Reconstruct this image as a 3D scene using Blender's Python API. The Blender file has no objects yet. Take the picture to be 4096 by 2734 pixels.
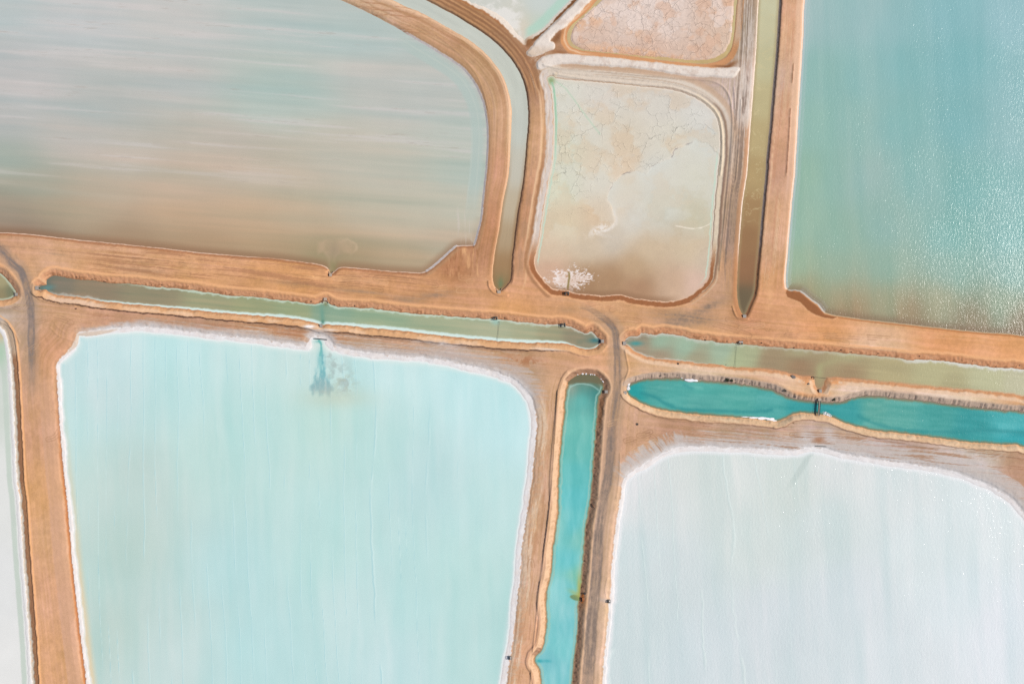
import bpy, bmesh, math, random
import numpy as np

# ------------------------------------------------------------------ camera, world, sun
scn = bpy.context.scene
K = 0.15                                   # metres per map unit (the map is 4096 x 2734 units)
CX, CY = 2048.0, 1367.0
HCAM = 700.0
SUN_EL, SUN_AZ = math.radians(51), math.radians(7)     # azimuth measured from +X (right) towards +Y (up)
sun_dir = (math.cos(SUN_EL)*math.cos(SUN_AZ), math.cos(SUN_EL)*math.sin(SUN_AZ), math.sin(SUN_EL))

cd = bpy.data.cameras.new('camera'); cam = bpy.data.objects.new('camera', cd)
scn.collection.objects.link(cam); scn.camera = cam
cam.location = (0, 0, HCAM); cam.rotation_euler = (0, 0, 0)
cd.sensor_width = 36; cd.lens = 36*HCAM/(4096*K); cd.clip_start = 1; cd.clip_end = 60000

w = bpy.data.worlds.new('World'); scn.world = w; w.use_nodes = True
nt = w.node_tree; bg = nt.nodes['Background']
sky = nt.nodes.new('ShaderNodeTexSky'); sky.sky_type = 'NISHITA'; sky.sun_disc = False
sky.sun_elevation = SUN_EL; sky.sun_rotation = math.pi/2 - SUN_AZ
nt.links.new(sky.outputs[0], bg.inputs[0]); bg.inputs[1].default_value = 0.08

ld = bpy.data.lights.new('sun', 'SUN'); sun = bpy.data.objects.new('sun', ld)
scn.collection.objects.link(sun)
ld.energy = 3.95; ld.angle = math.radians(0.53); ld.color = (1.0, 0.955, 0.89)
from mathutils import Vector, Matrix
sun.rotation_euler = Vector(sun_dir).to_track_quat('Z', 'Y').to_euler()
scn.view_settings.view_transform = 'Standard'; scn.view_settings.look = 'None'
scn.view_settings.exposure = 0.0; scn.view_settings.gamma = 1.0
scn.cycles.use_denoising = False
GAIN = np.array([1.12, 1.14, 1.21], np.float32)                                # sunlit level surface: picture value / base colour

COL = scn.collection
rnd = random.Random(11)

# ------------------------------------------------------------------ grid
STEP = 2.8
def axis(lo, hi, step):
    core = np.arange(lo, hi+step, step)
    g = []; s = step; x = core[-1]
    while x < hi + 9000:
        s = min(s*1.13, 400); x += s; g.append(x-hi)
    g = np.array(g)
    return np.concatenate([(lo-g)[::-1], core, hi+g])
ax = axis(-24.0, 4120.0, STEP); ay = axis(-24.0, 2758.0, STEP)
X, Y = np.meshgrid(ax, ay); X = X.astype(np.float32); Y = Y.astype(np.float32)
NR, NC = X.shape

# ------------------------------------------------------------------ noise
_rng = np.random.RandomState(5)
_T = _rng.rand(256, 256).astype(np.float32)
def vn(u, v, seed=0):
    u = np.asarray(u, np.float32)+seed*17.31; v = np.asarray(v, np.float32)+seed*9.77
    iu = np.floor(u); iv = np.floor(v)
    fu = u-iu; fv = v-iv
    fu = fu*fu*(3-2*fu); fv = fv*fv*(3-2*fv)
    a = iu.astype(np.int32) & 255; b = iv.astype(np.int32) & 255
    a1 = (a+1) & 255; b1 = (b+1) & 255
    t0 = _T[b, a]; t1 = _T[b, a1]; t2 = _T[b1, a]; t3 = _T[b1, a1]
    top = t0+(t1-t0)*fu; bot = t2+(t3-t2)*fu
    return top+(bot-top)*fv
def fbm(u, v, oct=4, seed=0, gain=0.5, lac=2.03):
    s = 0; a = 1.0; n = 0.0
    for o in range(oct):
        s = s+a*vn(u*lac**o, v*lac**o, seed+o*3.7); n += a; a *= gain
    return s/n                              # 0..1, mean .5
def ss(a, b, x):
    t = np.clip((x-a)/(b-a), 0, 1); return t*t*(3-2*t)
def band(x, a, b, s=2.0):                   # 1 inside a..b, soft edges
    return ss(a-s, a+s, x)*(1-ss(b-s, b+s, x))
def blob(x0, y0, rx, ry, ang=0):
    c, s = math.cos(math.radians(ang)), math.sin(math.radians(ang))
    dx = X-x0; dy = Y-y0
    return np.exp(-(((dx*c+dy*s)/rx)**2+((-dx*s+dy*c)/ry)**2))

N8 = fbm(X/8, Y/8, 2, 1)-.5; N20 = fbm(X/20, Y/20, 3, 2)-.5
N60 = fbm(X/60, Y/60, 4, 3)-.5; N200 = fbm(X/200, Y/200, 4, 4)-.5
N4 = vn(X/4.3, Y/4.3, 6)-.5

# ------------------------------------------------------------------ distance fields
def catmull(P, closed=True, sub=3, maxlen=500):
    n = len(P); out = []
    for i in range(n if closed else n-1):
        p1 = P[i]; p2 = P[(i+1) % n]
        p0 = P[(i-1) % n] if closed or i > 0 else p1
        p3 = P[(i+2) % n] if closed or i+2 < n else p2
        L = math.hypot(p2[0]-p1[0], p2[1]-p1[1])
        k = sub if 14 < L < maxlen else 1
        for j in range(k):
            t = j/k
            if k == 1: out.append(p1); continue
            q = []
            for c in (0, 1):
                m1 = (p2[c]-p0[c])*.5; m2 = (p3[c]-p1[c])*.5
                # limit tangents to the segment length so corners do not overshoot
                m1 = max(-L, min(L, m1)); m2 = max(-L, min(L, m2))
                q.append((2*t**3-3*t**2+1)*p1[c]+(t**3-2*t**2+t)*m1+(-2*t**3+3*t**2)*p2[c]+(t**3-t**2)*m2)
            out.append(tuple(q))
    if not closed: out.append(P[-1])
    return out
def seg_dist(P, closed, reach, Xa=None, Ya=None, sign=True):
    Xa = X if Xa is None else Xa; Ya = Y if Ya is None else Ya
    P = np.array(P, np.float32)
    n = len(P); D = np.full(X.shape, 1e9, np.float32)
    inside = np.zeros(X.shape, bool)
    m = n if closed else n-1
    for i in range(m):
        x1, y1 = P[i]; x2, y2 = P[(i+1) % n]
        lo = np.searchsorted(ax, min(x1, x2)-reach); hi = np.searchsorted(ax, max(x1, x2)+reach)
        lr = np.searchsorted(ay, min(y1, y2)-reach); hr = np.searchsorted(ay, max(y1, y2)+reach)
        if hi > lo and hr > lr:
            xs = Xa[lr:hr, lo:hi]-x1; ys = Ya[lr:hr, lo:hi]-y1
            dx, dy = x2-x1, y2-y1; L2 = dx*dx+dy*dy+1e-6
            t = np.clip((xs*dx+ys*dy)/L2, 0, 1)
            d = (xs-t*dx)**2+(ys-t*dy)**2
            s = D[lr:hr, lo:hi]; np.minimum(s, d, out=s)
        if closed and sign and y1 != y2:
            r0 = np.searchsorted(ay, min(y1, y2)-6); r1 = np.searchsorted(ay, max(y1, y2)+6)
            ys = Ya[r0:r1]; xs = Xa[r0:r1]
            c = ((ys > y1) != (ys > y2)) & (xs < (x2-x1)*(ys-y1)/(y2-y1)+x1)
            inside[r0:r1] ^= c
    D = np.minimum(np.sqrt(D), reach*1.0)
    if closed and sign: D = np.where(inside, -D, D)
    return D

POLY = {}
POLY['P1'] = [(1372,0),(1450,36),(1512,67),(1588,107),(1669,152),(1758,205),(1834,254),(1870,286),(1905,335),(1932,393),(1946,446),(1952,500),(1954,580),(1946,700),(1935,800),(1929,867),(1915,925),(1900,979),(1893,983),(1870,983),(1830,985),(1804,1005),(1768,1037),(1732,1068),(1705,1086),(1683,1092),(1616,1089),(1536,1084),(1469,1077),(1379,1070),(1357,1072),(1342,1083),(1331,1093),(1315,1093),(1312,1077),(1299,1066),(1268,1057),(1179,1045),(1089,1034),(1000,1028),(804,1012),(625,992),(446,974),(312,961),(179,945),(89,936),(0,931),(-300,925),(-9000,905),(-9000,-6500),(-2500,-1200),(-600,-760),(300,-480),(900,-230),(1290,-40)]
POLY['C1'] = [(1570,0),(1624,27),(1691,54),(1780,105),(1870,156),(1932,205),(1977,254),(2008,299),(2030,357),(2044,424),(2045,491),(2041,580),(2033,700),(2012,800),(2000,885),(1993,934),(1980,1001),(1973,1050),(1969,1090),(1970,1112),(1975,1139),(1989,1158),(2000,1161),(2022,1144),(2040,1121),(2045,1090),(2049,1023),(2056,970),(2062,912),(2071,845),(2080,800),(2095,700),(2106,580),(2113,491),(2113,424),(2106,371),(2093,321),(2070,272),(2039,228),(1995,179),(1932,129),(1879,96),(1825,62),(1771,33),(1709,0),(1650,-35),(1300,-220),(700,-480),(-1200,-1150),(-1300,-1080),(600,-420),(1180,-170),(1500,-35)]
POLY['P2'] = [(1858,0),(1937,40),(2004,85),(2048,129),(2088,161),(2099,176),(2108,156),(2138,143),(2179,112),(2223,67),(2268,22),(2290,0),(2340,-50),(2600,-330),(3400,-2600),(-900,-2600),(1300,-290),(1700,-82)]
POLY['P3'] = [(2388,0),(2339,54),(2290,94),(2270,129),(2270,165),(2286,188),(2321,201),(2402,210),(2491,219),(2580,232),(2670,243),(2759,252),(2826,254),(2875,243),(2911,219),(2931,179),(2940,121),(2946,45),(2951,0),(2968,-300),(2990,-700),(2700,-700),(2600,-300),(2450,-70)]
MUD3 = [(2408,0),(2366,40),(2312,89),(2290,121),(2286,156),(2304,179),(2339,196),(2446,208),(2554,219),(2670,228),(2759,237),(2817,239),(2866,228),(2902,201),(2920,165),(2929,107),(2935,0),(2952,-300),(2970,-680),(2715,-680),(2620,-300),(2470,-70)]
POLY['P4'] = [(2187,310),(2198,302),(2215,302),(2223,312),(2330,321),(2446,331),(2580,345),(2692,358),(2781,389),(2839,430),(2871,474),(2882,536),(2882,625),(2875,700),(2864,800),(2857,912),(2848,1023),(2839,1086),(2833,1117),(2795,1157),(2750,1188),(2692,1204),(2625,1204),(2536,1193),(2482,1179),(2424,1183),(2357,1179),(2312,1175),(2268,1162),(2214,1157),(2183,1130),(2152,1090),(2138,1054),(2143,1010),(2156,956),(2165,889),(2179,800),(2196,700),(2210,625),(2214,491),(2210,402),(2202,355),(2190,330)]
POLY['C2'] = [(3037,0),(3028,179),(3019,313),(3005,491),(2990,700),(2974,800),(2962,934),(2953,1068),(2950,1179),(2960,1233),(2972,1256),(2984,1256),(3000,1218),(3019,1173),(3028,1080),(3037,987),(3049,847),(3063,700),(3068,625),(3081,491),(3092,357),(3104,223),(3112,112),(3119,0),(3135,-300),(3290,-2600),(3200,-2600),(3055,-300)]
POLY['P5'] = [(3217,0),(3211,134),(3197,357),(3184,580),(3177,700),(3166,800),(3154,940),(3142,1080),(3140,1127),(3149,1158),(3201,1164),(3243,1197),(3275,1220),(3299,1250),(3327,1260),(3420,1274),(3607,1295),(3793,1316),(3933,1330),(4096,1344),(4700,1400),(13500,2150),(13500,-6500),(3560,-6500),(3260,-800)]
POLY['C3'] = [(150,1156),(151,1146),(158,1140),(179,1137),(180,1122),(192,1108),(210,1100),(241,1104),(312,1115),(379,1122),(446,1130),(536,1135),(625,1146),(692,1150),(759,1157),(848,1170),(938,1182),(1000,1186),(1067,1193),(1156,1202),(1223,1211),(1259,1215),(1286,1206),(1302,1204),(1321,1215),(1348,1224),(1424,1229),(1482,1231),(1558,1242),(1647,1251),(1759,1260),(1848,1267),(1937,1273),(2000,1276),(2089,1287),(2179,1296),(2246,1296),(2286,1307),(2339,1331),(2366,1322),(2388,1342),(2404,1358),(2405,1371),(2384,1389),(2357,1396),(2321,1392),(2286,1380),(2254,1374),(2179,1371),(2089,1369),(2000,1364),(1893,1354),(1759,1342),(1625,1325),(1491,1313),(1402,1304),(1335,1299),(1304,1298),(1281,1298),(1250,1289),(1214,1280),(1134,1269),(1000,1260),(848,1246),(714,1233),(580,1222),(491,1213),(402,1204),(312,1188),(223,1179),(188,1168),(180,1159),(160,1160)]
POLY['C4'] = [(2502,1372),(2504,1358),(2522,1345),(2554,1342),(2567,1331),(2612,1338),(2652,1331),(2714,1340),(2759,1351),(2826,1360),(2893,1369),(2960,1374),(3000,1378),(3140,1390),(3233,1397),(3345,1407),(3467,1418),(3607,1432),(3644,1439),(3677,1437),(3793,1444),(3887,1456),(3980,1468),(4096,1477),(4700,1530),(13500,2290),(13500,2420),(4700,1645),(4096,1586),(3989,1570),(3877,1559),(3766,1550),(3632,1537),(3542,1528),(3431,1517),(3364,1512),(3312,1513),(3301,1541),(3288,1557),(3275,1557),(3264,1540),(3256,1510),(3208,1505),(3141,1490),(3096,1480),(3000,1473),(2942,1470),(2871,1458),(2804,1454),(2759,1447),(2714,1443),(2625,1434),(2580,1423),(2545,1407),(2518,1387)]
POLY['C5'] = [(2507,1568),(2509,1546),(2527,1532),(2549,1523),(2580,1517),(2625,1512),(2670,1512),(2737,1514),(2781,1520),(2848,1525),(2938,1532),(3000,1541),(3096,1559),(3132,1577),(3167,1592),(3230,1601),(3275,1606),(3310,1610),(3364,1608),(3408,1595),(3444,1586),(3498,1583),(3587,1592),(3676,1601),(3766,1613),(3855,1624),(3944,1633),(4033,1642),(4096,1647),(4700,1700),(13500,2480),(13500,2640),(4700,1850),(4096,1787),(4033,1780),(3944,1773),(3855,1767),(3766,1753),(3676,1742),(3587,1731),(3520,1726),(3453,1713),(3408,1700),(3364,1684),(3319,1664),(3284,1659),(3221,1653),(3176,1657),(3150,1671),(3123,1684),(3096,1685),(3000,1674),(2915,1668),(2848,1664),(2759,1655),(2670,1644),(2603,1628),(2558,1608),(2522,1586)]
POLY['C6'] = [(2290,1510),(2312,1499),(2348,1494),(2379,1499),(2397,1510),(2411,1528),(2417,1550),(2413,1568),(2402,1586),(2395,1635),(2388,1702),(2384,1769),(2379,1836),(2373,1903),(2366,2000),(2349,2094),(2340,2187),(2333,2281),(2324,2365),(2319,2407),(2314,2468),(2310,2562),(2298,2655),(2293,2734),(2280,2900),(2150,4200),(1700,9500),(1580,9500),(2010,4200),(2160,2900),(2162,2734),(2155,2679),(2139,2655),(2137,2637),(2141,2625),(2167,2595),(2181,2538),(2186,2468),(2181,2398),(2188,2351),(2202,2304),(2207,2234),(2211,2187),(2221,2117),(2230,2047),(2232,2000),(2232,1925),(2237,1836),(2243,1769),(2250,1702),(2257,1635),(2263,1568),(2275,1528)]
POLY['C0'] = [(-9000,1000),(-300,1050),(-60,1072),(0,1092),(22,1112),(45,1144),(58,1166),(58,1179),(40,1193),(0,1200),(-60,1196),(-300,1170),(-9000,1140)]
POLY['P6'] = [(304,1331),(330,1325),(402,1320),(491,1309),(580,1307),(670,1316),(759,1327),(893,1342),(1000,1352),(1089,1365),(1178,1378),(1224,1383),(1232,1374),(1238,1354),(1250,1344),(1272,1343),(1312,1356),(1339,1385),(1446,1407),(1580,1423),(1714,1432),(1848,1456),(2000,1492),(2054,1514),(2098,1550),(2125,1590),(2140,1635),(2147,1690),(2143,1760),(2134,1836),(2127,1925),(2115,2000),(2101,2094),(2087,2211),(2078,2328),(2064,2445),(2050,2562),(2043,2613),(2036,2655),(2029,2702),(2024,2734),(2000,2900),(1880,4200),(1400,9500),(900,9500),(450,4200),(358,2900),(344,2734),(328,2609),(309,2445),(290,2281),(276,2117),(266,2000),(252,1880),(243,1769),(234,1657),(228,1568),(225,1492),(228,1447),(250,1421),(286,1385),(299,1358)]
POLY['P7'] = [(2480,2000),(2489,1947),(2500,1912),(2536,1876),(2594,1845),(2638,1818),(2696,1793),(2759,1787),(2848,1787),(3000,1793),(3096,1798),(3185,1800),(3234,1787),(3266,1787),(3306,1796),(3364,1813),(3498,1836),(3632,1854),(3766,1876),(3877,1907),(3967,1947),(4033,1983),(4096,2047),(4190,2180),(4260,2400),(4330,2734),(4560,4200),(5300,9500),(1750,9500),(2270,4200),(2395,2900),(2410,2734),(2415,2655),(2424,2562),(2434,2468),(2435,2412),(2441,2398),(2445,2328),(2452,2211),(2466,2094)]
POLY['P8'] = [(0,1309),(13,1323),(24,1345),(33,1389),(45,1523),(56,1746),(65,1925),(75,2000),(87,2187),(101,2375),(115,2562),(125,2734),(140,2900),(262,4200),(700,9500),(-9000,9500),(-9000,1180),(-300,1230),(-80,1262)]
BANK1 = [(2308,0),(2223,85),(2170,138),(2120,192),(2106,214),(2128,228),(2179,212),(2214,198),(2223,181),(2214,168),(2200,163),(2223,134),(2263,107),(2312,58),(2366,0),(2440,-80),(2600,-270),(2560,-300),(2400,-110)]
BANK2 = [(2147,277),(2143,262),(2147,245),(2187,219),(2268,214),(2357,223),(2446,228),(2527,239),(2625,248),(2714,259),(2804,266),(2893,272),(2950,267),(2962,272),(2960,285),(2933,313),(2848,310),(2759,308),(2670,295),(2580,281),(2491,272),(2402,268),(2312,259),(2250,259),(2201,268),(2161,280)]

D = {}
reachd = {'P1': 700, 'P5': 600, 'P6': 500, 'P7': 500, 'P4': 400, 'P8': 300}
rough = {'C3': (3.5, 1.2), 'C4': (3.5, 1.2), 'C5': (3, 1.5), 'C6': (3.5, 1.5), 'P6': (3, 2.2), 'P7': (3, 1.6), 'P8': (4, 2), 'C0': (3, 1), 'P4': (3, 1.5), 'P2': (5, 2)}
for k, P in POLY.items():
    d = seg_dist(catmull(P), True, reachd.get(k, 220))
    a, b = rough.get(k, (1.2, .6))
    D[k] = d + (N20*2*a+N8*2*b)*np.exp(-np.abs(d)/40)
GR = {}
def grad(d):
    gy, gx = np.gradient(d, ay, ax)
    n = np.sqrt(gx*gx+gy*gy)+1e-4
    return (gx/n).astype(np.float32), (gy/n).astype(np.float32)
for k in D:
    GR[k] = grad(np.clip(seg_dist(POLY[k], True, 70), -68, 68)) if k in ('P1','C3','C4','C5','C6','P4','P6','P7','P5','C2','C1','C0','P8') else None

# e: how far inside the traced edge the water line lies (the salt rim between)
E = {k: -1.0 for k in D}
east1 = ss(.15, .5, GR['P1'][0])*ss(1560, 1660, X)
E['P1'] = -3-5*east1
E['P2'] = -6 - 14*blob(1990, 90, 90, 60, 35)
E['P6'] = -14-8*ss(.0, .5, GR['P6'][0])-3*ss(.2, .7, -GR['P6'][1])+N60*14
E['P6'] = E['P6']+13*blob(1275, 1352, 48, 20)
E['P7'] = -16-3*ss(.2, .7, -GR['P7'][1])+N60*14
E['P8'] = -15
E['P5'] = -3 - 2*ss(.2, .7, -GR['P5'][0])
E['C2'] = 0; E['P4'] = -2
W = {k: D[k]-E[k] for k in D}              # signed distance to the actual water line

# ------------------------------------------------------------------ relief
WL = {'P1': -1.1, 'C1': -1.2, 'P2': -.8, 'P3': -.9, 'P4': -.8, 'C2': -1.5, 'P5': -1.0, 'C3': -2.1, 'C4': -2.0, 'C5': -2.6, 'C6': -2.5, 'C0': -2.0, 'P6': -1.3, 'P7': -1.3, 'P8': -1.2}
near = np.full(X.shape, 200, np.float32)
for k in W: near = np.minimum(near, W[k])
H = ((N200*.5+N60*.35)*ss(8, 60, near)+(N20*.12+N8*.06)*ss(0, 20, near)).astype(np.float32)
def prof(k, pts):
    global H
    xs = [p[0] for p in pts]; zs = [p[1] for p in pts]
    H = H + np.interp(W[k], xs, zs).astype(np.float32)
def std(k, wdt, extra=()):
    z = WL[k]
    prof(k, [(-60, z-2.2), (-12, z-1.0), (0, z)] + list(extra) + [(wdt, 0)])
std('P1', 16, [(3, -.95), (6, -.5)]); std('C1', 12, [(2, -.9), (7, -.2)])
std('P2', 26, [(8, -.5)]); std('P3', 26, [(5, -.6), (12, -.45)])
std('P4', 34, [(4, -.62), (20, -.45), (24, -.1)])
std('C2', 16, [(4, -1.1), (10, -.2)]); std('P5', 14, [(5, -.8), (9, -.3)])
gx, gy = GR['C3']; S3 = ss(.2, .7, gy); N3 = ss(.2, .7, -gy)       # Y grows downwards on the map
std('C3', 27, [(2, -1.9), (24, -.15)])
std('C4', 27, [(2, -1.8), (24, -.15)]); std('C0', 26, [(2, -1.8), (24, -.1)])
std('C5', 25, [(3, -2.4), (22, -.15)]); std('C6', 25, [(3, -2.3), (22, -.15)])
for k, ze in (('P6', -.9), ('P7', -.95), ('P8', -.85)):
    prof(k, [(-60, WL[k]-2), (-14, WL[k]-.5), (0, WL[k]), (6, WL[k]+.25), (15, ze), (24, ze+.1), (30, -.35), (48, 0)])
# low ground south of the canal dykes drops away behind a sharp shoulder
for k, w0, h0 in (('C3', 29, .75), ('C4', 24, .25), ('C5', 24, .6), ('C0', 28, .6)):
    s = ss(.15, .6, GR[k][1]); lw = W[k]+N20*5
    H += s*h0*(ss(2, 14, lw)*(1-ss(w0, w0+4.5, lw)))
    s = ss(.1, .6, -GR[k][1])
    H += s*.35*np.exp(-((W[k]-32)/5)**2)
s = ss(.3, .8, -GR['C6'][0]); H += s*.7*(ss(10, 26, W['C6'])*(1-ss(33, 38, W['C6'])))
s = ss(.3, .8, GR['C6'][0]); H += s*.3*np.exp(-((W['C6']-28)/4)**2)
s = ss(.3, .8, GR['P8'][0]); lw = W['P8']+N60*4
H += s*(-.5*band(W['P8'], 16, 44, 4)+.55*np.exp(-((W['P8']-49)/3.4)**2)+.2*np.exp(-((W['P8']-38)/2)**2))
# eroded gullies down the steep banks
rib = vn(X/6.5+N20*1.5, Y/55, 21)*.6+vn(X/3.9, Y/30, 22)*.4-.5
ribv = vn(Y/7.5+N20*1.5, X/45, 23)-.5
for k, amp, r, side in (('C5', 1.0, rib, -1), ('C4', .4, rib*.5+N8, -1), ('C3', .4, rib*.5+N8, -1), ('C0', .4, rib*.5+N8, -1)):
    s = ss(.2, .6, -GR[k][1])
    H += s*amp*r*band(W[k], 3, 21, 4)
H += ss(.3, .8, -GR['C6'][0])*.55*(ribv*.6+N8*.7+N20*.5)*band(W['C6'], 3, 22, 4)
H += ss(.3, .8, GR['C6'][0])*.4*(ribv*.5+N8)*band(W['C6'], 2, 18, 4)
for k in ('P1', 'P4', 'C1'):
    H += .12*N8*band(W[k], 2, 16, 4)

# bulldozed white salt banks
DB1 = seg_dist(catmull(BANK1), True, 120)+N20*9+N8*4; DB2 = seg_dist(catmull(BANK2), True, 120)+N20*6+N8*2+1.5
for d in (DB1, DB2):
    H += .8*ss(1.5, -8, d)*(1+N20*.2+N8*.08)+.1*ss(12, 3, d)
# ring mound north-east of the diagonal bank
# low windrows (graded ridges): points, half width, height
LINES = [
 ([(0,979),(250,1000),(500,1024),(800,1054),(1000,1074),(1180,1094),(1250,1104)], 3.6, .55),
 ([(0,964),(90,968)], 3, .25), ([(720,1022),(1000,1052),(1200,1076)], 2.5, .18),
 ([(133,1135),(131,1160),(140,1180),(160,1196),(220,1213),(300,1222)], 3.2, .7),
 ([(1954,1125),(1957,1148),(1975,1170),(2000,1180),(2030,1181)], 3.0, .8),
 ([(2930,1225),(2938,1250),(2951,1270),(2992,1275)], 3.0, .8),
 ([(2175,262),(2250,276),(2400,286),(2560,300),(2700,312),(2800,318),(2850,325),(2890,345),(2915,380),(2925,420),(2930,500),(2922,620),(2910,760),(2900,860),(2890,960),(2878,1080)], 4, .6),
 ([(2215,296),(2330,314),(2446,325),(2580,338),(2692,350),(2781,380),(2843,422),(2877,470),(2889,536),(2889,625),(2882,700)], 3.4, .7),
 ([(2935,350),(2940,420),(2936,520),(2925,640),(2918,760),(2905,900),(2893,1000)], 3, .5),
 ([(2965,400),(2960,500),(2952,620),(2944,720)], 3, .5),
 ([(3173,262),(3168,330)], 3, .35), ([(3160,440),(3156,540),(3150,620),(3146,700)], 3, .4),
 ([(2500,1400),(2508,1440),(2514,1480),(2500,1520),(2495,1560),(2500,1580),(2530,1612),(2600,1655),(2700,1680),(2830,1692),(3000,1700)], 3, .5),
 ([(2232,1560),(2228,1620),(2220,1750),(2212,1900),(2200,2010),(2190,2100),(2175,2220),(2160,2330),(2145,2480),(2132,2600),(2122,2734)], 3.2, .6),
 ([(2275,1540),(2258,1545),(2245,1575)], 3, .3),
 ([(3096,1708),(3200,1700),(3280,1704),(3350,1712),(3420,1728),(3500,1748),(3600,1768),(3700,1785),(3800,1797),(3900,1807),(4000,1818),(4100,1830)], 3.6, .6),
 ([(3180,1693),(3270,1686),(3340,1702),(3480,1740)], 2.6, .4),
 ([(1560,1100),(1700,1112),(1780,1125)], 2.5, .25), ([(1450,1112),(1600,1135),(1760,1155)], 2.5, .2),
 ([(1480,300),(1640,390)], .1, 0),
 ([(200,1310),(240,1345),(300,1366)], 2.5, .25), ([(218,1290),(232,1310),(262,1330)], 2.5, .2),
 ([(2430,2310),(2420,2360),(2428,2390)], 2.5, .3), ([(2480,1810),(2478,1900),(2466,1990)], 2.5, .25),
 ([(1745,140),(1830,210),(1900,290),(1935,370),(1952,440)], 2.4, .25),
 ([(0,1287),(30,1300),(60,1330),(78,1370)], 2.6, .4),
 ([(2110,430),(2096,500)], 2, .1),
 ([(3040,0),(3030,200),(3020,330)], .1, 0),
]
for P, hw, h in LINES:
    if h:
        d = seg_dist(catmull(P, False), False, 20, sign=False)+N20*2
        H += h*np.exp(-(d/hw)**2)
# C2's east shore is a cut step
H += .2*ss(.4, .9, GR['C2'][0])*ss(5, 9, W['C2'])*(1-ss(12, 30, W['C2']))

# wheel tracks
TR_A = [(-400,940),(-120,960),(0,1000),(45,1050),(85,1086),(105,1148),(118,1202),(125,1269),(124,1336),(125,1425),(127,1500),(125,1568),(120,1630)]
TR_B = [(2230,1196),(2290,1212),(2357,1233),(2402,1264),(2437,1291),(2460,1327),(2466,1380),(2469,1447),(2469,1546),(2462,1612),(2453,1666),(2446,1724),(2440,1836),(2429,1925),(2412,2000),(2394,2140),(2387,2281),(2378,2375),(2368,2468),(2359,2609),(2349,2734),(2330,2900),(2180,4200),(1700,9500)]
dA = seg_dist(catmull(TR_A, False), False, 120, sign=False); dB = seg_dist(catmull(TR_B, False), False, 120, sign=False)
yr = (Y-1200)/600
mA = (1-ss(11, 19, dA+N20*7))*(1-ss(1380, 1660, Y+N60*120))*ss(-200, 60, X+120)
halfB = np.interp(Y, [1180, 1250, 1300, 1500, 1800, 2734], [10, 14, 15, 16, 20, 24])
mB = (1-ss(-5, 4, dB-halfB+N20*8))*ss(1195, 1290, Y+N60*60)
H -= .12*mA+.12*mB

# ------------------------------------------------------------------ colours (picture values, sRGB 0-255)
def mix(C, rgb, m):
    m = np.clip(m, 0, 1)[..., None]
    return C*(1-m)+np.array(rgb, np.float32)*m
def mul(C, f): return C*np.asarray(f, np.float32)[..., None]
def field(A, s, p=2.0, idx=None, xs=None, ys=None, sh=0.0):
    xs = X if xs is None else xs; ys = Y if ys is None else ys
    num = np.zeros(xs.shape+(3,), np.float32); den = np.zeros(xs.shape, np.float32)
    for a in A:
        ex = a[5] if len(a) > 5 else 1.0
        wgt = 1.0/(((xs-a[0])**2+((ys-a[1]-sh*(xs-a[0]))*ex)**2)+s*s)**p*1e6
        num += wgt[..., None]*np.array(a[2:5], np.float32); den += wgt
    return num/den[..., None]

EARTH = [
 (60,955,206,162,138),(400,990,208,163,136),(400,1060,213,163,122),(800,1060,213,162,130),(800,1100,215,163,118),(1150,1100,214,161,118),(1200,1160,216,160,116),(1500,1120,209,156,120),
 (1500,1170,208,156,116),(1750,1150,206,155,118),(1830,1070,182,130,98),(1900,1150,206,155,120),(1925,1000,184,134,104),(2080,1150,212,160,126),(2050,1230,216,160,112),(2300,1230,212,160,122),
 (2600,1280,210,162,125),(2850,1290,214,165,128),(2880,1180,192,155,128),(2920,900,172,146,132),(2930,600,182,162,150),(2975,400,198,178,168),(2990,100,164,148,134),(3020,600,196,150,125),(3150,100,214,166,138),
 (3160,500,212,166,140),(3120,900,210,165,136),(3080,1200,214,162,124),(3300,1330,219,160,117),(3800,1400,221,161,117),(4096,1420,223,163,118),(2050,900,192,146,116),
 (2075,1060,196,150,120),(2120,600,204,160,128),(2100,280,168,128,104),(1990,190,172,134,108),(1900,90,180,137,106),(1500,30,204,170,145),(1700,110,198,158,128),(1900,280,196,156,126),(1990,480,202,160,130),
 (1990,700,198,150,120),(1960,900,188,136,104),(250,1290,200,156,128),(500,1265,196,152,128),(800,1290,190,150,130),(1200,1330,188,143,116),(1500,1350,194,156,132),(1800,1400,196,168,150),
 (2080,1420,190,150,122),(2200,1450,206,160,130),(2150,1490,186,156,136),(30,1060,214,165,130),(200,1110,210,166,136),(190,1400,204,154,122),(180,1700,208,160,132),(230,2100,214,166,135),(300,2500,216,168,140),
 (150,2000,212,162,120),(200,2600,214,165,128),(2430,1430,212,165,132),(2560,1480,216,178,150),(2800,1485,226,200,182),(3420,1550,228,202,184),(3800,1590,228,204,186),(3220,1540,226,190,165),
 (2220,1520,208,165,136),(2180,1700,206,166,138),(2170,2000,206,168,142),(2120,2300,212,172,148),(2100,2600,212,166,136),(2510,1450,214,168,132),(2550,1740,202,162,136),(2700,1730,186,146,124),
 (3000,1740,184,152,134),(3300,1750,188,162,148),(3600,1800,182,158,146),(3900,1860,198,184,176),(4090,1900,184,146,124),(2460,2100,216,180,156),(2420,2500,224,190,166),(2990,1240,200,145,110),
 (3400,1480,220,185,160),(20,1260,192,170,155),(60,1340,190,160,138),
]
CG = field(EARTH, 55)
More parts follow.
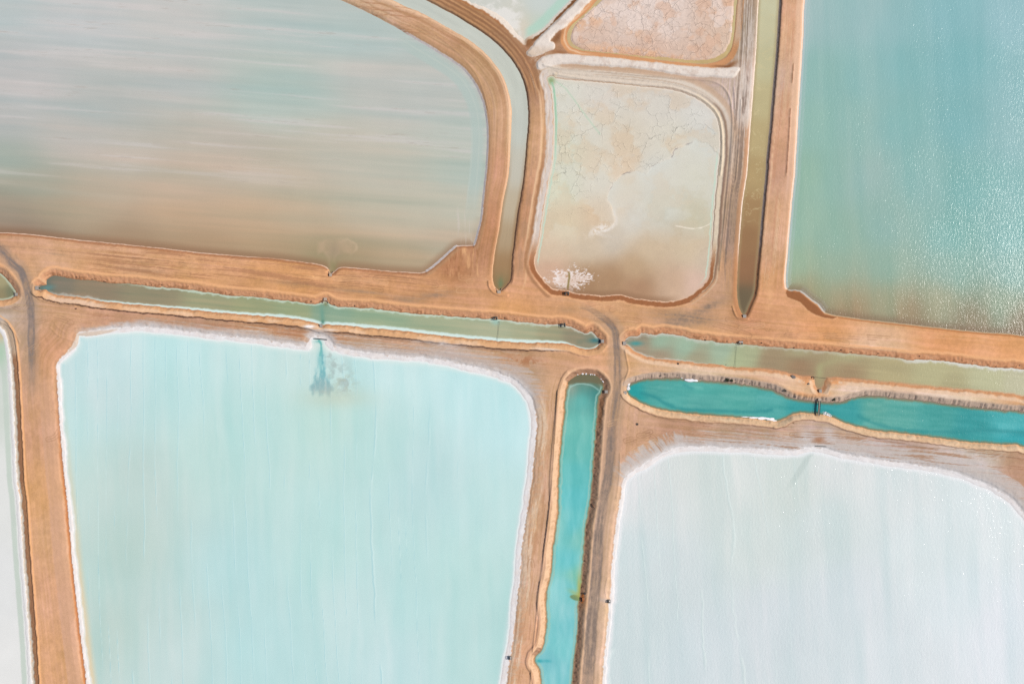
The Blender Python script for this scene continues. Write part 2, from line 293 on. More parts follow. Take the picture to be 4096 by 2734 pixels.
# streaks left by graders and wheels
acr = Y-.098*X
st_ew = fbm(acr/8+N200*3, X/300, 4, 31)-.5
wC1 = ss(175, 150, D['C1'])*ss(1120, 1040, Y)*ss(2200, 2160, X)
wR = band(X, 2880, 3240, 20)*ss(1190, 1120, Y)
wM = band(X, 2060, 2560, 25)*ss(1470, 1560, Y)*ss(250, 180, np.abs(D['C6']))
wL = ss(430, 360, X)*ss(1230, 1330, Y)
st_c1 = fbm(D['C1']/4.5, (X+Y)/260, 4, 32)-.5
st_r = fbm(D['C2']/4.2, Y/260, 4, 33)-.5
st_m = fbm(D['C6']/5, Y/240, 4, 34)-.5
st_l = fbm(D['P6']/5.5, Y/300, 4, 35)-.5
wE = np.clip(1-wC1-wR-wM-wL, 0, 1)
ST = st_ew*wE+st_c1*wC1*1.25+st_r*wR*1.35+st_m*wM+st_l*wL
lam = 1+ST*.13+N200*.05+N60*.10+N20*.07+N8*.05+N4*.035
CG = mul(CG, lam)
CG[..., 2] *= (1+ST*.12+N60*.10); CG[..., 0] *= (1-N200*.04)

dk = lambda rgb, m: None
# dark damp streaks on the main road
for (x0, y0, rx, ry, a, s) in [(1180,1135,90,9,6,.55),(1400,1160,130,9,6,.5),(1620,1195,70,9,5,.3),(1740,1178,90,14,-8,.45),(540,1078,110,5,5,.3),(220,1015,50,5,8,.3),(2260,1240,30,14,0,.3),
        (2740,1268,130,26,5,.8),(2830,1230,60,16,-25,.8),(2700,1300,60,12,5,.6),(1620,1200,60,8,5,.35),(60,1228,30,9,-25,.45),(20,1240,60,10,0,.4)]:
    CG = mix(CG, (148,126,112), s*blob(x0, y0, rx, ry, a)*(.6+2.2*(ST+.2))*(1+N8))
for (x0, y0, rx, ry, a, s, c) in [(1270,1110,60,6,5,.6,(232,182,138)),(1305,1150,16,50,-3,.3,(224,172,130)),(1330,1108,45,5,10,.7,(234,182,142)),
        (1790,1010,10,45,10,.7,(220,172,135)),(1860,1010,10,40,-5,.8,(222,172,132)),(1795,1040,30,60,20,.4,(172,118,86)),(1830,1080,60,45,0,.45,(178,124,90)),(1905,1060,40,80,8,.3,(176,134,108)),
        (2380,1180,100,4,3,.0,(0,0,0)),(2300,1200,140,8,3,.35,(200,165,145)),(3080,1180,12,90,4,.45,(240,188,146)),(3070,1260,40,20,0,.3,(176,128,98))]:
    if s: CG = mix(CG, c, s*blob(x0, y0, rx, ry, a)*(.8+N20*1.2))
# light bulldozed fans in the corner of the big pond
fan = band(Y, 985, 1105, 10)*band(X, 1780, 1925, 15)
CG = mix(CG, (226,176,134), fan*.6*ss(.56, .72, fbm(X/7, Y/60, 3, 41)))
CG = mix(CG, (150,102,72), fan*.45*ss(.6, .75, fbm(X/9, Y/30, 3, 42)))

# zones by distance to the water ---------------------------------
def g(k): return GR[k]
d = D['P1']; south = ss(.2, .7, g('P1')[1])
CG = mix(CG, (166,112,80), (.85*band(d, 1, 6.5, 1.6)+.4*band(d, 6, 11, 3))*south)
CG = mix(CG, (222,192,176), band(d, -9, .5, 1.3)*south)
CG = mix(CG, (220,210,210), band(d+N8*2, -20, 1, 1.4)*np.maximum(east1, blob(1790, 1020, 90, 50, -45)))
CG = mix(CG, (176,140,112), .5*band(d, 2, 18, 3)*east1)
CG = mix(CG, (232,202,182), .5*band(D['C1'], 1, 7, 3)*ss(.1, -.5, g('C1')[0]*1.0)*ss(1000, 600, Y))
CG = mix(CG, (104,78,68), .85*band(D['C1']+N8*2, .5, 4, 1.3)*ss(.2, .6, g('C1')[0]))
CG = mix(CG, (226,186,156), .8*band(D['C1'], -1, 2.5, 1.3)*ss(-.2, -.6, g('C1')[0]))
# strip between the curved canal and the small ponds, brown and ridged
m = band(D['C1'], 6, 75, 8)*ss(.1, .5, g('C1')[0])*ss(420, 330, Y)*ss(1500, 1700, X)
CG = mix(CG, (158,116,86), m*(.35+1.6*(st_c1+.1)))
dc = D['C1']+N20*3
for c_, a_, b_, s_ in (((214,164,122), 5, 14, .6), ((140,100,74), 15, 21, .7), ((196,146,108), 24, 29, .6), ((136,96,72), 31, 40, .55), ((206,156,116), 41, 45, .7), ((150,106,80), 48, 54, .6)):
    CG = mix(CG, c_, m*s_*band(dc, a_, b_, 1.5)*ss(.25, .5, fbm(dc/6, (X+Y)/90, 2, int(a_)+300)))
for c_, a_, b_, s_ in (((232,198,172), 4, 16, .6), ((176,132,102), 22, 34, .5), ((216,176,146), 36, 40, .5), ((150,118,94), 52, 58, .35), ((214,184,158), 60, 64, .4), ((164,136,114), 66, 72, .4)):
    CG = mix(CG, c_, s_*band(D['C1']+N20*4, a_, b_, 2)*ss(.0, -.4, g('C1')[0])*ss(900, 300, Y)*ss(.25, .5, fbm(D['C1']/6, (X+Y)/120, 2, int(a_)+340)))
CG = mix(CG, (205,180,160), m*ss(.1, .3, st_c1)*.8*ss(150, 230, Y))
m = band(D['C1'], 4, 66, 3)*ss(.3, .6, g('C1')[0])*band(Y, 330, 1150, 40)
CG = mix(CG, (150,110,86), .7*m*band(D['C1'], 5, 12, 3)*ss(.4, .6, fbm(X/9, Y/60, 2, 44)))
CG = mix(CG, (232,188,152), .6*m*band(D['C1'], 56, 64, 3))
CG = mix(CG, (168,134,112), .45*band(D['C1'], 22, 48, 8)*ss(.3, .6, g('C1')[0])*band(Y, 620, 1110, 60)*ss(.4,.6,fbm(X/10,Y/60,3,45)))
# P2 surround
d = D['P2']; CG = mix(CG, (226,214,204), band(d+N20*8, -30, 5, 3))
CG = mix(CG, (122,80,52), .9*band(d+N20*5, 4, 15, 2.5)*ss(2095, 2135, X))
CG = mix(CG, (150,104,72), .9*blob(2118, 172, 18, 22, 0)); 
CG = mix(CG, (166,112,76), .8*band(d+N8*3, 6, 14, 3)*ss(2060, 1980, X))
# P3 surround
d = D['P3']; 
CG = mix(CG, (208,150,108), band(d+N20*4, 0, 26, 3)*.9)
CG = mix(CG, (232,200,176), .7*band(d+N20*3, 7, 14, 2)*ss(2400, 2300, X))
CG = mix(CG, (214,188,170), .8*band(d, 3, 22, 4)*ss(2905, 2935, X)*ss(200, 140, Y))
CG = mix(CG, (136,92,64), .9*blob(2228, 150, 12, 40, 35)); CG = mix(CG, (136,92,64), .9*blob(2925, 258, 26, 9, -25)+.8*blob(2890, 266, 40, 5, 3))
CG = mix(CG, (150,100,68), .7*blob(2240, 208, 30, 5, 5))
# shelf around P4
d = D['P4']; gx4, gy4 = g('P4')
shelf = ss(300, 312, Y+ (2560-X)*.04)*band(X, 2180, 2940, 14)*ss(1100, 1000, Y)*ss(-1, 2, d)
top4 = band(d+N20*3, 0, 52, 5)*ss(.1, .6, -gy4+gx4*.6)*ss(720, 380, Y)
CG = mix(CG, (218,206,194), top4*.95)
CG = mix(CG, (198,170,150), band(d+N20*3, 44, 66, 5)*ss(.1, .6, -gy4+gx4*.6)*ss(700, 380, Y)*.8)
CG = mix(CG, (186,162,144), .55*top4*ss(.55, .7, fbm(d/3.2, (X-Y)/150, 3, 46)))
lf = ss(-.2, -.7, gx4)
CG = mix(CG, (208,196,190), band(d+N20*7, 0, 30, 4)*lf*ss(1080, 900, Y))
CG = mix(CG, (186,160,140), band(d, 14, 24, 4)*lf*.6*ss(.5, .65, fbm(X/6, Y/40, 3, 47)))
CG = mix(CG, (162,118,88), band(d+N20*4, 27, 40, 4)*lf*.7*ss(500, 700, Y))
CG = mix(CG, (236,198,166), band(d, 44, 52, 3)*lf*.8*ss(300, 420, Y)*ss(1060, 900, Y))
rt = ss(.3, .8, gx4)
CG = mix(CG, (222,206,186), band(d, 0, 18, 2.5)*rt)
CG = mix(CG, (150,122,106), band(d, 20, 28, 2.5)*rt*.8*ss(350, 450, Y))
CG = mix(CG, (216,190,164), band(d, 29, 34, 2)*rt*.7*ss(500, 650, Y))
bot = ss(940, 1090, Y)*ss(40, 22, d+N20*6)
CG = mix(CG, (158,104,72), band(d+N8*2, 1, 21-6*ss(.3,.9,gx4), 2.5)*bot)
CG = mix(CG, (226,190,168), band(d+N8*3, -7, 1.6, 1.2)*ss(950, 1050, Y))
CG = mix(CG, (232,178,138), .6*band(d+N20*3, 22, 28, 2.5)*ss(1080, 1140, Y))
# grey-brown wheel ruts on the dyke between P4 and C2
m = band(X+.075*Y, 2960, 3035, 6)*ss(1220, 1000, Y)
CG = mix(CG, (122,106,96), m*ss(-.02, .16, st_r)*.7*band(X+.072*Y, 2968, 3020, 8))
CG = mix(CG, (216,204,198), m*ss(.02, .2, -st_r)*.75*ss(900, 500, Y))
CG = mix(CG, (226,214,206), .6*band(X+.06*Y, 2985, 3030, 8)*band(Y, 250, 520, 60)*ss(.4, .6, fbm(X/8, Y/60, 3, 48)))
CG = mix(CG, (186,134,100), .5*band(D['C2'], 6, 22, 4)*ss(-.3,-.7,g('C2')[0])*ss(450, 620, Y))
d = D['C2']
CG = mix(CG, (234,216,204), band(d, -.5, 4.5, 1.4)*ss(-.3, -.7, g('C2')[0])*ss(1150, 900, Y))
CG = mix(CG, (178,160,152), band(d, -1, 7, 1.4)*ss(.3, .7, g('C2')[0])*ss(1100, 900, Y))
CG = mix(CG, (112,86,80), .9*band(d+N8*1.5, 7, 10.5, 1.4)*ss(.3, .7, g('C2')[0])*ss(1210, 1120, Y))
CG = mix(CG, (176,126,92), .7*band(d, 0, 16, 4)*ss(960, 1080, Y))
# dyke between C2 and P5
m = band(d, 14, 105, 4)*ss(.3, .7, g('C2')[0])*ss(1190, 1080, Y)
CG = mix(CG, (190,142,112), m*ss(.05, .25, st_r)*.6)
CG = mix(CG, (232,196,172), m*ss(.05, .25, -st_r)*.55)
CG = mix(CG, (228,190,166), .8*band(D['P5'], 1, 30, 7)*ss(-.4, -.8, g('P5')[0])*ss(1000, 500, Y))
d = D['P5']
CG = mix(CG, (234,208,194), band(d, -4, 3, 1.5)*ss(-.3, -.7, g('P5')[0]))
sh5 = ss(.2, .6, g('P5')[1])
CG = mix(CG, (188,170,146), band(d, -6, 1, 1.2)*sh5); CG = mix(CG, (182,122,80), .8*band(d, 1, 8, 2.5)*sh5)
wed = [(3149,1158),(3160,1165),(3201,1168),(3243,1203),(3275,1228),(3300,1256),(3350,1268),(3330,1275),(3299,1270),(3261,1258),(3233,1241),(3201,1208),(3149,1187),(3143,1170)]
dw = seg_dist(wed, True, 40); CG = mix(CG, (150,98,66), .95*ss(2, -2, dw+N8*3)); CG = mix(CG, (222,176,140), .7*np.exp(-((dw-2)/1.6)**2)*ss(1170,1190,Y))
CG = mix(CG, (186,182,178), band(D['P5']+N8*3, -9, 2, 1.5)*band(X, 3155, 3300, 8)*ss(1150, 1160, Y))

# canal banks: earth tones, with shaded north and sunlit south sides painted in
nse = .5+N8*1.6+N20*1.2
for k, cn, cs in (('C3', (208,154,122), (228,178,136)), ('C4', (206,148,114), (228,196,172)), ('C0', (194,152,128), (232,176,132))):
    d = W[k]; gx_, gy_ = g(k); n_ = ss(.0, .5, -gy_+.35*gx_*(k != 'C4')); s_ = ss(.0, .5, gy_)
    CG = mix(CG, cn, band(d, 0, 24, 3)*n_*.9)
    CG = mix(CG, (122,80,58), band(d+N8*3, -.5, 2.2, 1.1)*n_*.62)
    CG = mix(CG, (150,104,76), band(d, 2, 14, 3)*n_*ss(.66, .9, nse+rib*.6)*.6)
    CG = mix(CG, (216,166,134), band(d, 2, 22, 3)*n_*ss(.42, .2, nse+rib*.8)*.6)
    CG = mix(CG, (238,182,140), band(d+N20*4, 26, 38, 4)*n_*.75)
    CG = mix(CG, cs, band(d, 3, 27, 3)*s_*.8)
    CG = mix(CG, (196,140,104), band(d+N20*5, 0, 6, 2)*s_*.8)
s3 = ss(.2, .7, g('C3')[1])
CG = mix(CG, (236,198,170), .9*band(W['C3']+N20*8, 12, 26, 4)*s3*ss(.45, .65, fbm(X/90, Y/40, 3, 49)))
CG = mix(CG, (228,196,176), .9*band(W['C3']+N20*8, 9, 27, 4)*s3*band(X, 190, 420, 30))
CG = mix(CG, (88,64,58), .9*band(W['C3']+N20*5, 28.5, 33.5, 1.0)*s3*ss(120, 160, X)*ss(2260, 2200, X))  # shade on the drop behind the bank, put into the colour
CG = mix(CG, (150,116,98), .6*band(W['C3']+N20*5, 33, 42, 3)*s3*ss(900, 1100, X)*ss(2150, 2050, X))
CG = mix(CG, (234,214,200), .95*blob(2190, 1396, 60, 5, 4))
d = W['C5']; n5 = ss(-.05, .45, -g('C5')[1]); s5 = ss(.0, .5, g('C5')[1])  # shaded upper bank and sunlit lower bank are put into the colour
CG = mix(CG, (198,174,160), band(d, 0, 25, 3)*n5*.95)
CG = mix(CG, (112,96,92), band(d, 1, 21, 3)*n5*ss(.12, .34, -rib+N8*.5)*.65)
CG = mix(CG, (96,82,76), band(d+N8*4, -.5, 3, 1.3)*n5*.7)
CG = mix(CG, (238,172,122), .7*blob(3205, 1575, 40, 9, 12)+.6*blob(3270, 1582, 40, 8, 0))
CG = mix(CG, (222,158,112), .9*np.clip(blob(3228, 1524, 34, 18, 10)+blob(3340, 1528, 40, 13, 0)+blob(3290, 1572, 30, 8, 0), 0, 1)*ss(.35, .5, .5+N20+N8*.5))
CG = mix(CG, (232,194,162), band(d+N20*3, 0, 24, 3)*s5*.9)
CG = mix(CG, (236,204,176), band(d+N20*6, 8, 22, 3)*s5*.8*ss(.4, .6, fbm(X/80, Y/50, 3, 50)))
CG = mix(CG, (220,166,122), band(d+N20*3, -1, 4, 1.6)*s5*.7)
CG = mix(CG, (140,104,84), .6*band(d+N20*4, 25, 29, 1.6)*s5)
# salt-stained spit
spit = ss(0, 8, D['C4'])*ss(0, 10, W['C5']-24)*ss(2560, 2660, X)*ss(1630, 1600, Y-(X-3200)*.09)
CG = mix(CG, (206,150,112), .8*band(D['C4']+N20*6, 0, 11, 3)*ss(.1, .6, g('C4')[1]))
d = W['C6']; w6 = ss(-.1, -.6, g('C6')[0]); e6 = ss(.1, .6, g('C6')[0]); n6 = ss(.3, .7, -g('C6')[1])  # west bank coloured as sunlit, east bank as shaded
CG = mix(CG, (226,188,160), band(d+N20*4, 0, 25, 3)*w6*.9)
CG = mix(CG, (188,144,114), band(d, 2, 20, 3)*w6*ss(.06, .4, ribv*.6+N8+N20)*.45)
CG = mix(CG, (170,120,82), band(d+N8*4, -1, 4, 1.5)*w6*.7)
CG = mix(CG, (178,138,116), band(d, 0, 20, 3)*np.maximum(e6, n6)*.95)
CG = mix(CG, (120,88,72), band(d, 0, 17, 3)*np.maximum(e6, n6)*ss(.16, .4, ribv+N8*1.2)*.5)
CG = mix(CG, (234,192,160), band(d+N20*2, 23, 32, 3)*np.maximum(e6, n6*.6)*.75)
CG = mix(CG, (180,126,90), .7*band(d, 3, 18, 3)*e6*band(Y, 1590, 1700, 20))
CG = mix(CG, (228,118,48), .95*ss(.45, .75, 1.15*blob(2331, 2394, 8, 21, 5)+N8*.5)); CG = mix(CG, (206,134,84), .6*blob(2336, 2404, 14, 30, 0))
# dyke between P6 and C6: wheel marks and pale stripes
m = band(D['P6'], 2, 78, 4)*ss(.3, .7, g('P6')[0])*ss(1540, 1640, Y)
CG = mix(CG, (226,204,184), m*.7*band(D['P6']+N20*10, 2, 42, 6)*ss(.42, .56, fbm(D['P6']/7, Y/120, 3, 51)))
CG = mix(CG, (186,140,110), m*.55*ss(.55, .7, fbm(D['P6']/6, Y/90, 3, 52)))
CG = mix(CG, (196,170,150), m*.35*ss(.5, .6, vn(Y/4.2+X/9, X/30, 53))*band(D['P6'], 8, 40, 4))

# salt pans: rims and stained aprons
for k, c1, wd in (('P6', (190,176,170), 62), ('P7', (196,188,186), 92)):
    d = D[k]; gx_, gy_ = g(k)
    up = ss(.1, .6, -gy_)*(ss(260, 420, X) if k == 'P6' else 1)
    if k == 'P6':
        wdx = np.interp(X, [300, 600, 1000, 1300, 1700, 2050, 2200], [12, 34, 48, 38, 62, 92, 70])
    else:
        wdx = np.interp(X, [2480, 2600, 2750, 3000, 3200, 3400, 3800, 4100], [60, 95, 70, 62, 80, 95, 110, 120])
    edge = fbm(acr/4, X/110, 4, 54 if k == 'P6' else 55)-.5
    if k == 'P7':
        r_ = np.sqrt((X-2900)**2+(Y-2150)**2); th = np.arctan2(Y-2150, X-2900)
        edge = edge*ss(2650, 2800, X)+(fbm(th*75+N20*1.5, r_/45, 4, 56, .6)-.5)*ss(2800, 2650, X)*1.5
    m = (1-ss(.30, 1.08, d/wdx+edge*1.5))*ss(-2, 1, d)
    nn = ss(-.9, -.2, -d*0+edge*2+.1)
    CG = mix(CG, c1, m*.88*np.clip(up+ss(wdx*.5, 0, d)*.5*ss(1480, 1560, Y)*(k == 'P6')*ss(1700, 1620, Y)*ss(1900, 2000, X), 0, 1))
    CG = mix(CG, (214,212,216), ss(26, 0, d+N20*14)*ss(-2, 2, d)*.7*up)
    rim = band(d+N8*5+N20*4*up, -46, 0.5, 1.6)
    CG = mix(CG, (236,234,238), rim*(.92+N20*.25))
    CG = mix(CG, (210,206,210), rim*.55*band(d+N20*5, -9, -4, 2)*ss(.4, .6, fbm(X/30, Y/30, 2, 57)))
m = blob(3225, 1738, 24, 20, 0)+blob(3312, 1738, 24, 24, 0); CG = mix(CG, (206,200,202), np.clip(m*1.2, 0, 1)*.85)
CG = mix(CG, (170,118,92), .8*blob(3275, 1758, 24, 12, 0)+.6*blob(3340, 1740, 12, 50, 30)*0)
st = ss(.56, .72, fbm(acr/4.5, X/130, 4, 58))
CG = mix(CG, (166,124,100), .7*st*band(X, 2750, 4200, 80)*band(Y-(X-3000)*.1, 1700, 1790, 18)*ss(0, 3, D['P7']))
CG = mix(CG, (208,196,190), .65*ss(.56, .7, fbm(acr/4.5, X/120, 4, 59))*band(X, 900, 2050, 100)*ss(36, 42, W['C3'])*ss(0, 3, D['P6'])*ss(1290, 1320, Y))
CG = mix(CG, (170,122,94), .6*ss(.54, .7, fbm(acr/5, X/140, 4, 60))*band(X, 350, 1700, 120)*ss(34, 42, W['C3'])*ss(16, 34, D['P6']))
CG = mix(CG, (208,198,196), .8*blob(1760, 1372, 100, 9, 5)*(.7+N20*2))
CG = mix(CG, (240,236,240), blob(1237, 1305, 22, 6, 0)*1.3); CG = mix(CG, (224,216,214), .8*blob(1320, 1318, 40, 3.5, 4))
CG = mix(CG, (170,118,88), .8*blob(2100, 1440, 70, 22, 8)*ss(.45, .6, .5+N20*1.5+N8)); 
# P6 corner: pale sand wedge
CG = mix(CG, (214,196,182), .9*ss(4, -4, seg_dist([(306,1333),(340,1327),(470,1316),(420,1335),(350,1358),(290,1395),(250,1425),(285,1388)], True, 60)+N8*5)*ss(-26, -20, D['P6']*0+1))
d = D['P6']; lw = ss(-.3, -.8, g('P6')[0])
CG = mix(CG, (206,132,84), .85*band(d, 1, 10, 3)*lw*ss(1500, 2000, Y)); CG = mix(CG, (128,86,72), .7*band(d, 0, 2.6, 1)*lw*ss(1480, 1600, Y))
CG = mix(CG, (208,166,144), .6*band(d, 14, 80, 12)*lw*ss(1450, 1700, Y))
CG = mix(CG, (150,136,122), .55*band(d, 84, 108, 7)*lw*ss(1500, 1600, Y)*ss(.38, .6, fbm(d/7, Y/110, 3, 61)))
CG = mix(CG, (222,168,122), .7*band(d, 112, 134, 5)*lw*ss(1500, 1700, Y))
d = D['P8']; e8 = ss(.2, .6, g('P8')[0])
CG = mix(CG, (206,196,184), band(d+N20*16+N8*4, 0, 14, 3)*e8)
CG = mix(CG, (160,116,90), .95*band(d+N20*4, 12, 34, 3)*e8*ss(1400, 1440, Y)); CG = mix(CG, (196,150,112), .6*band(d+N20*4, 12, 34, 3)*e8*ss(.55, .65, fbm(d/2.2, Y/150, 3, 62)))
CG = mix(CG, (196,176,158), .7*band(d, 0, 30, 5)*ss(1440, 1390, Y))
CG = mix(CG, (206,194,190), .8*blob(0, 1270, 36, 14, 0))
CG = mix(CG, (226,172,128), .8*band(d, 36, 42, 2)*e8)
CG = mix(CG, (232,230,232), band(d+N8*4, -40, 1, 1.6))
# tracks
tA = fbm(dA/5, (X+Y)/70, 3, 360)-.5; tB = fbm(dB/4.5, Y/80, 3, 361)-.5
CG = mix(CG, (132,120,116), mA*(.82+tA*.9+N8*.3+N20*.4))
CG = mix(CG, (136,120,112), mB*(.74+tB*1.0+N8*.3+N20*.4))
# turning vehicles: faint pairs of curved wheel marks at the junctions
g_ = random.Random(77)
for (jx, jy, rx, ry, n_) in [(2440,1250,130,50,7),(120,1290,60,120,6),(2960,1290,90,30,4),(1850,1140,90,30,4),(2560,1740,70,60,6),(300,1280,90,30,5),(600,1060,200,25,4),(1450,1120,200,30,4),(3500,1360,300,30,4),(2120,2000,25,300,4),(3300,1740,200,14,3),(230,1800,40,200,4)]:
    for i in range(n_):
        a_ = g_.uniform(-1, 1); x0 = jx+g_.uniform(-1, 1)*rx; y0 = jy+g_.uniform(-1, 1)*ry
        P_ = [(x0-rx*g_.uniform(.4, .9), y0-ry*a_*g_.uniform(.2, .9)), (x0, y0), (x0+rx*g_.uniform(.4, .9), y0+ry*g_.uniform(-.6, .9))]
        P_ = catmull(P_, False, 6); d_ = seg_dist(P_, False, 26, sign=False)+N20*2
        CG = mix(CG, (150,112,88) if g_.random() < .6 else (228,186,150), g_.uniform(.28, .52)*(np.exp(-((d_)/1.8)**2)+np.exp(-((d_-9)/1.8)**2))*ss(.38, .55, fbm(X/30, Y/30, 2, i+380))*ss(14, 26, near))
CG = mix(CG, (176,152,136), mB*.6*ss(1900, 2050, Y)*np.exp(-((dB+N20*3)/5.5)**2)*ss(.42, .6, fbm(X/20, Y/90, 2, 63)))
CG = mix(CG, (178,152,134), .45*(1-ss(10, 34, dB-halfB+N20*14))*(1-mB)*ss(1195, 1300, Y))
CG = mix(CG, (166,144,130), .5*(1-ss(16, 44, dA+N20*14))*(1-mA)*ss(1640, 1400, Y))
sc1 = seg_dist(catmull([(3173,255),(3171,290),(3168,330)], False), False, 20, sign=False); sc2 = seg_dist(catmull([(3161,435),(3157,520),(3152,600),(3146,690)], False), False, 20, sign=False)
CG = mix(CG, (140,98,78), .7*ss(3.4, 1.2, np.minimum(sc1, sc2)+N8*2))
# white banks
for d_ in (DB1, DB2):
    bm = ss(2.5, -2.5, d_)
    CG = mix(CG, (226,215,208), bm)
    CG = mix(CG, (210,192,182), bm*.65*ss(.58, .75, .5+N20+N60*.8+N8*.5))
CG = mix(CG, (206,184,166), .8*ss(0, -6, DB1)*ss(170, 215, Y+N20*30))
CG = mix(CG, (220,206,196), .7*blob(2165, 235, 32, 24, -20)*ss(.4, .6, .5+N8+N20))

# ------------------------------------------------------------------ water and mud colours
CW = {}
def rot(a):
    c, s = math.cos(math.radians(a)), math.sin(math.radians(a))
    return X*c+Y*s, -X*s+Y*c
# P1: wind-streaked
A1 = [(0,0,184,196,200),(300,90,194,198,202),(700,100,194,197,198),(1100,60,184,196,196),(1400,150,182,196,195),(1133,349,172,193,189),(1050,430,176,194,190),(0,280,184,188,192),(100,350,194,192,194),(350,420,178,184,184),(700,330,188,190,190),(1500,330,192,193,190),(1700,400,188,192,190),(1880,500,178,192,187),
 (20,640,158,172,164),(0,480,176,182,184),(300,560,196,188,184),(500,620,194,184,174),(900,560,196,184,174),(900,640,194,178,162),(400,760,180,170,152),(150,750,156,160,146),(700,740,190,172,152),(1100,650,186,178,162),(1350,620,188,186,174),(1550,700,186,188,176),(1880,700,178,192,184),(1850,850,186,190,176),
 (60,850,150,138,122),(200,850,166,150,124),(350,850,180,160,134),(700,860,186,160,130),(1000,880,190,164,134),(1200,870,188,170,144),(1500,860,188,180,160),(1700,880,188,184,166),(1800,950,190,174,154),(1600,1030,188,164,136),(1400,1040,182,154,126),(1100,990,182,154,124),(800,960,174,146,118),(500,930,166,138,112),(100,910,134,114,98),(1330,1040,152,142,108)]
C = field([a+(2.1,) for a in A1], 150, sh=.075)
C = mix(C, (196,193,184), .18*ss(980, 860, Y))
u, v = rot(4.3)
s1 = fbm(u/560+N200*.3, v/24, 5, 71, .5)-.5; s2 = fbm(u/900, v/60, 3, 72)-.5; s3_ = fbm(u/260, v/7, 3, 73)-.5
C = mul(C, 1+s1*.066+s2*.04+s3_*.014)
C[..., 0] *= 1+s2*.09+s1*.04; C[..., 2] *= 1-s2*.02
C = mix(C, (204,200,200), .45*ss(.10, .26, s1+s3_*.3)*ss(800, 600, Y))
C = mix(C, (160,148,138), .25*ss(.06, .2, s1-s3_*.2)*ss(.62, .8, fbm(u/60, v/5, 3, 74))*ss(900, 600, Y))
C = mix(C, (178,194,190), .8*band(D['P1'], -70, -20, 12)*east1*ss(900, 700, Y))
C = mix(C, (204,208,200), .22*ss(.5, .7, fbm(D['P1']/9, (X+Y)/500, 3, 75))*band(D['P1'], -110, -20, 14)*east1*ss(880, 780, Y))
C = mix(C, (140,104,80), .55*ss(-40, -4, D['P1'])*ss(.1, .6, g('P1')[1])*ss(.9, .6, -N200+ .3))
pl = seg_dist([(1265,1000),(1272,968),(1300,955),(1340,950),(1370,954),(1400,958),(1428,975),(1428,1000),(1405,1018),(1365,1010),(1345,1030),(1335,1085),(1315,1085),(1310,1030),(1290,1010),(1268,1018)], True, 60)
C = mix(C, (196,168,142), .55*ss(6, -8, pl+N20*14)*(.7+N20*1.2+N60)); C = mix(C, (206,184,156), .35*np.exp(-((pl+N20*14+3)/5)**2)*ss(1015, 990, Y)*ss(1330, 1400, X))
C = mix(C, (142,134,98), .8*blob(1330, 1065, 18, 34, 0)); C = mix(C, (158,142,120), .6*blob(1335, 1000, 26, 30, 0))
C = mix(C, (208,198,192), .5*ss(.62, .75, fbm(X/5, Y/120, 3, 76))*band(X, 1815, 1885, 14)*band(Y, 840, 985, 30))
CW['P1'] = C
# C1
A = [(1600,0,182,196,198),(1900,130,184,196,197),(2060,350,184,196,196),(2080,500,182,194,195),(2070,680,184,188,184),(2045,820,178,172,158),(2020,950,166,152,132),(2010,1060,150,124,98),(2000,1140,128,118,92)]
C = field(A, 60); C = mul(C, 1+(fbm(D['C1']/14, (X+Y)/160, 3, 77)-.5)*.07)
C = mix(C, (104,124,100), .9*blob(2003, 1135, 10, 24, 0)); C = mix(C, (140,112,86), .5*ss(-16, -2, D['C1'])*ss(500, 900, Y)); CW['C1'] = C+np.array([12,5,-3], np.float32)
# P2
A = [(1950,0,204,206,200),(2060,60,206,206,198),(2150,10,200,208,206),(2240,20,194,206,204),(2090,110,212,202,186),(2150,100,192,206,196),(2100,160,214,206,196)]
C = field(A, 40); C = mix(C, (176,210,196), .8*ss(26, 8, np.abs(D['P2']+26))*ss(2090, 2120, X)); C = mix(C, (230,228,226), .8*ss(.36, .66, fbm(X/20+N20, Y/20, 5, 78, .6)+.35*blob(2010, 75, 70, 40, 40)*1.5-.12)*ss(2110, 2060, X)); CW['P2'] = C
# P3 moat
CW['P3'] = mul(field([(2300,100,196,178,134),(2290,180,194,172,130),(2600,235,200,174,128),(2850,250,194,170,122),(2940,100,198,180,134),(2945,0,198,182,140)], 60), 1+N20*.10)
# P4 shallow brine over mud
A = [(2240,360,204,202,186),(2400,380,206,198,184),(2650,400,202,194,180),(2800,450,204,200,190),(2350,500,206,200,182),(2260,600,204,204,182),(2500,560,204,190,166),(2700,560,206,198,178),(2820,600,198,200,190),(2250,750,204,204,180),(2400,720,208,202,184),(2500,680,210,192,166),(2620,700,198,196,184),(2800,700,196,196,178),
 (2260,900,206,192,162),(2400,860,206,182,150),(2470,830,212,192,166),(2520,880,200,198,186),(2650,820,194,194,178),(2800,860,188,182,154),(2200,1000,206,186,158),(2350,980,200,184,158),(2450,960,194,184,166),(2600,1000,194,174,144),(2540,1070,182,154,118),(2750,1000,196,178,148),(2830,1040,196,180,156),
 (2200,1080,196,160,132),(2350,1130,158,124,88),(2550,1150,166,128,94),(2700,1130,192,162,132),(2780,1130,206,176,156),(2450,1120,162,128,92)]
C = field(A, 50)
C = mul(C, 1+N60*.05+N20*.04)
pt = fbm(X/75+N20*.5, Y/75, 5, 80)
C = mix(C, (210,212,202), .30*ss(.48, .58, pt+N8*.04)*ss(1050, 800, Y)*ss(-10, -24, D['P4'])); C = mix(C, (208,184,152), .28*ss(.47, .41, pt+N8*.04)*ss(1050, 700, Y))
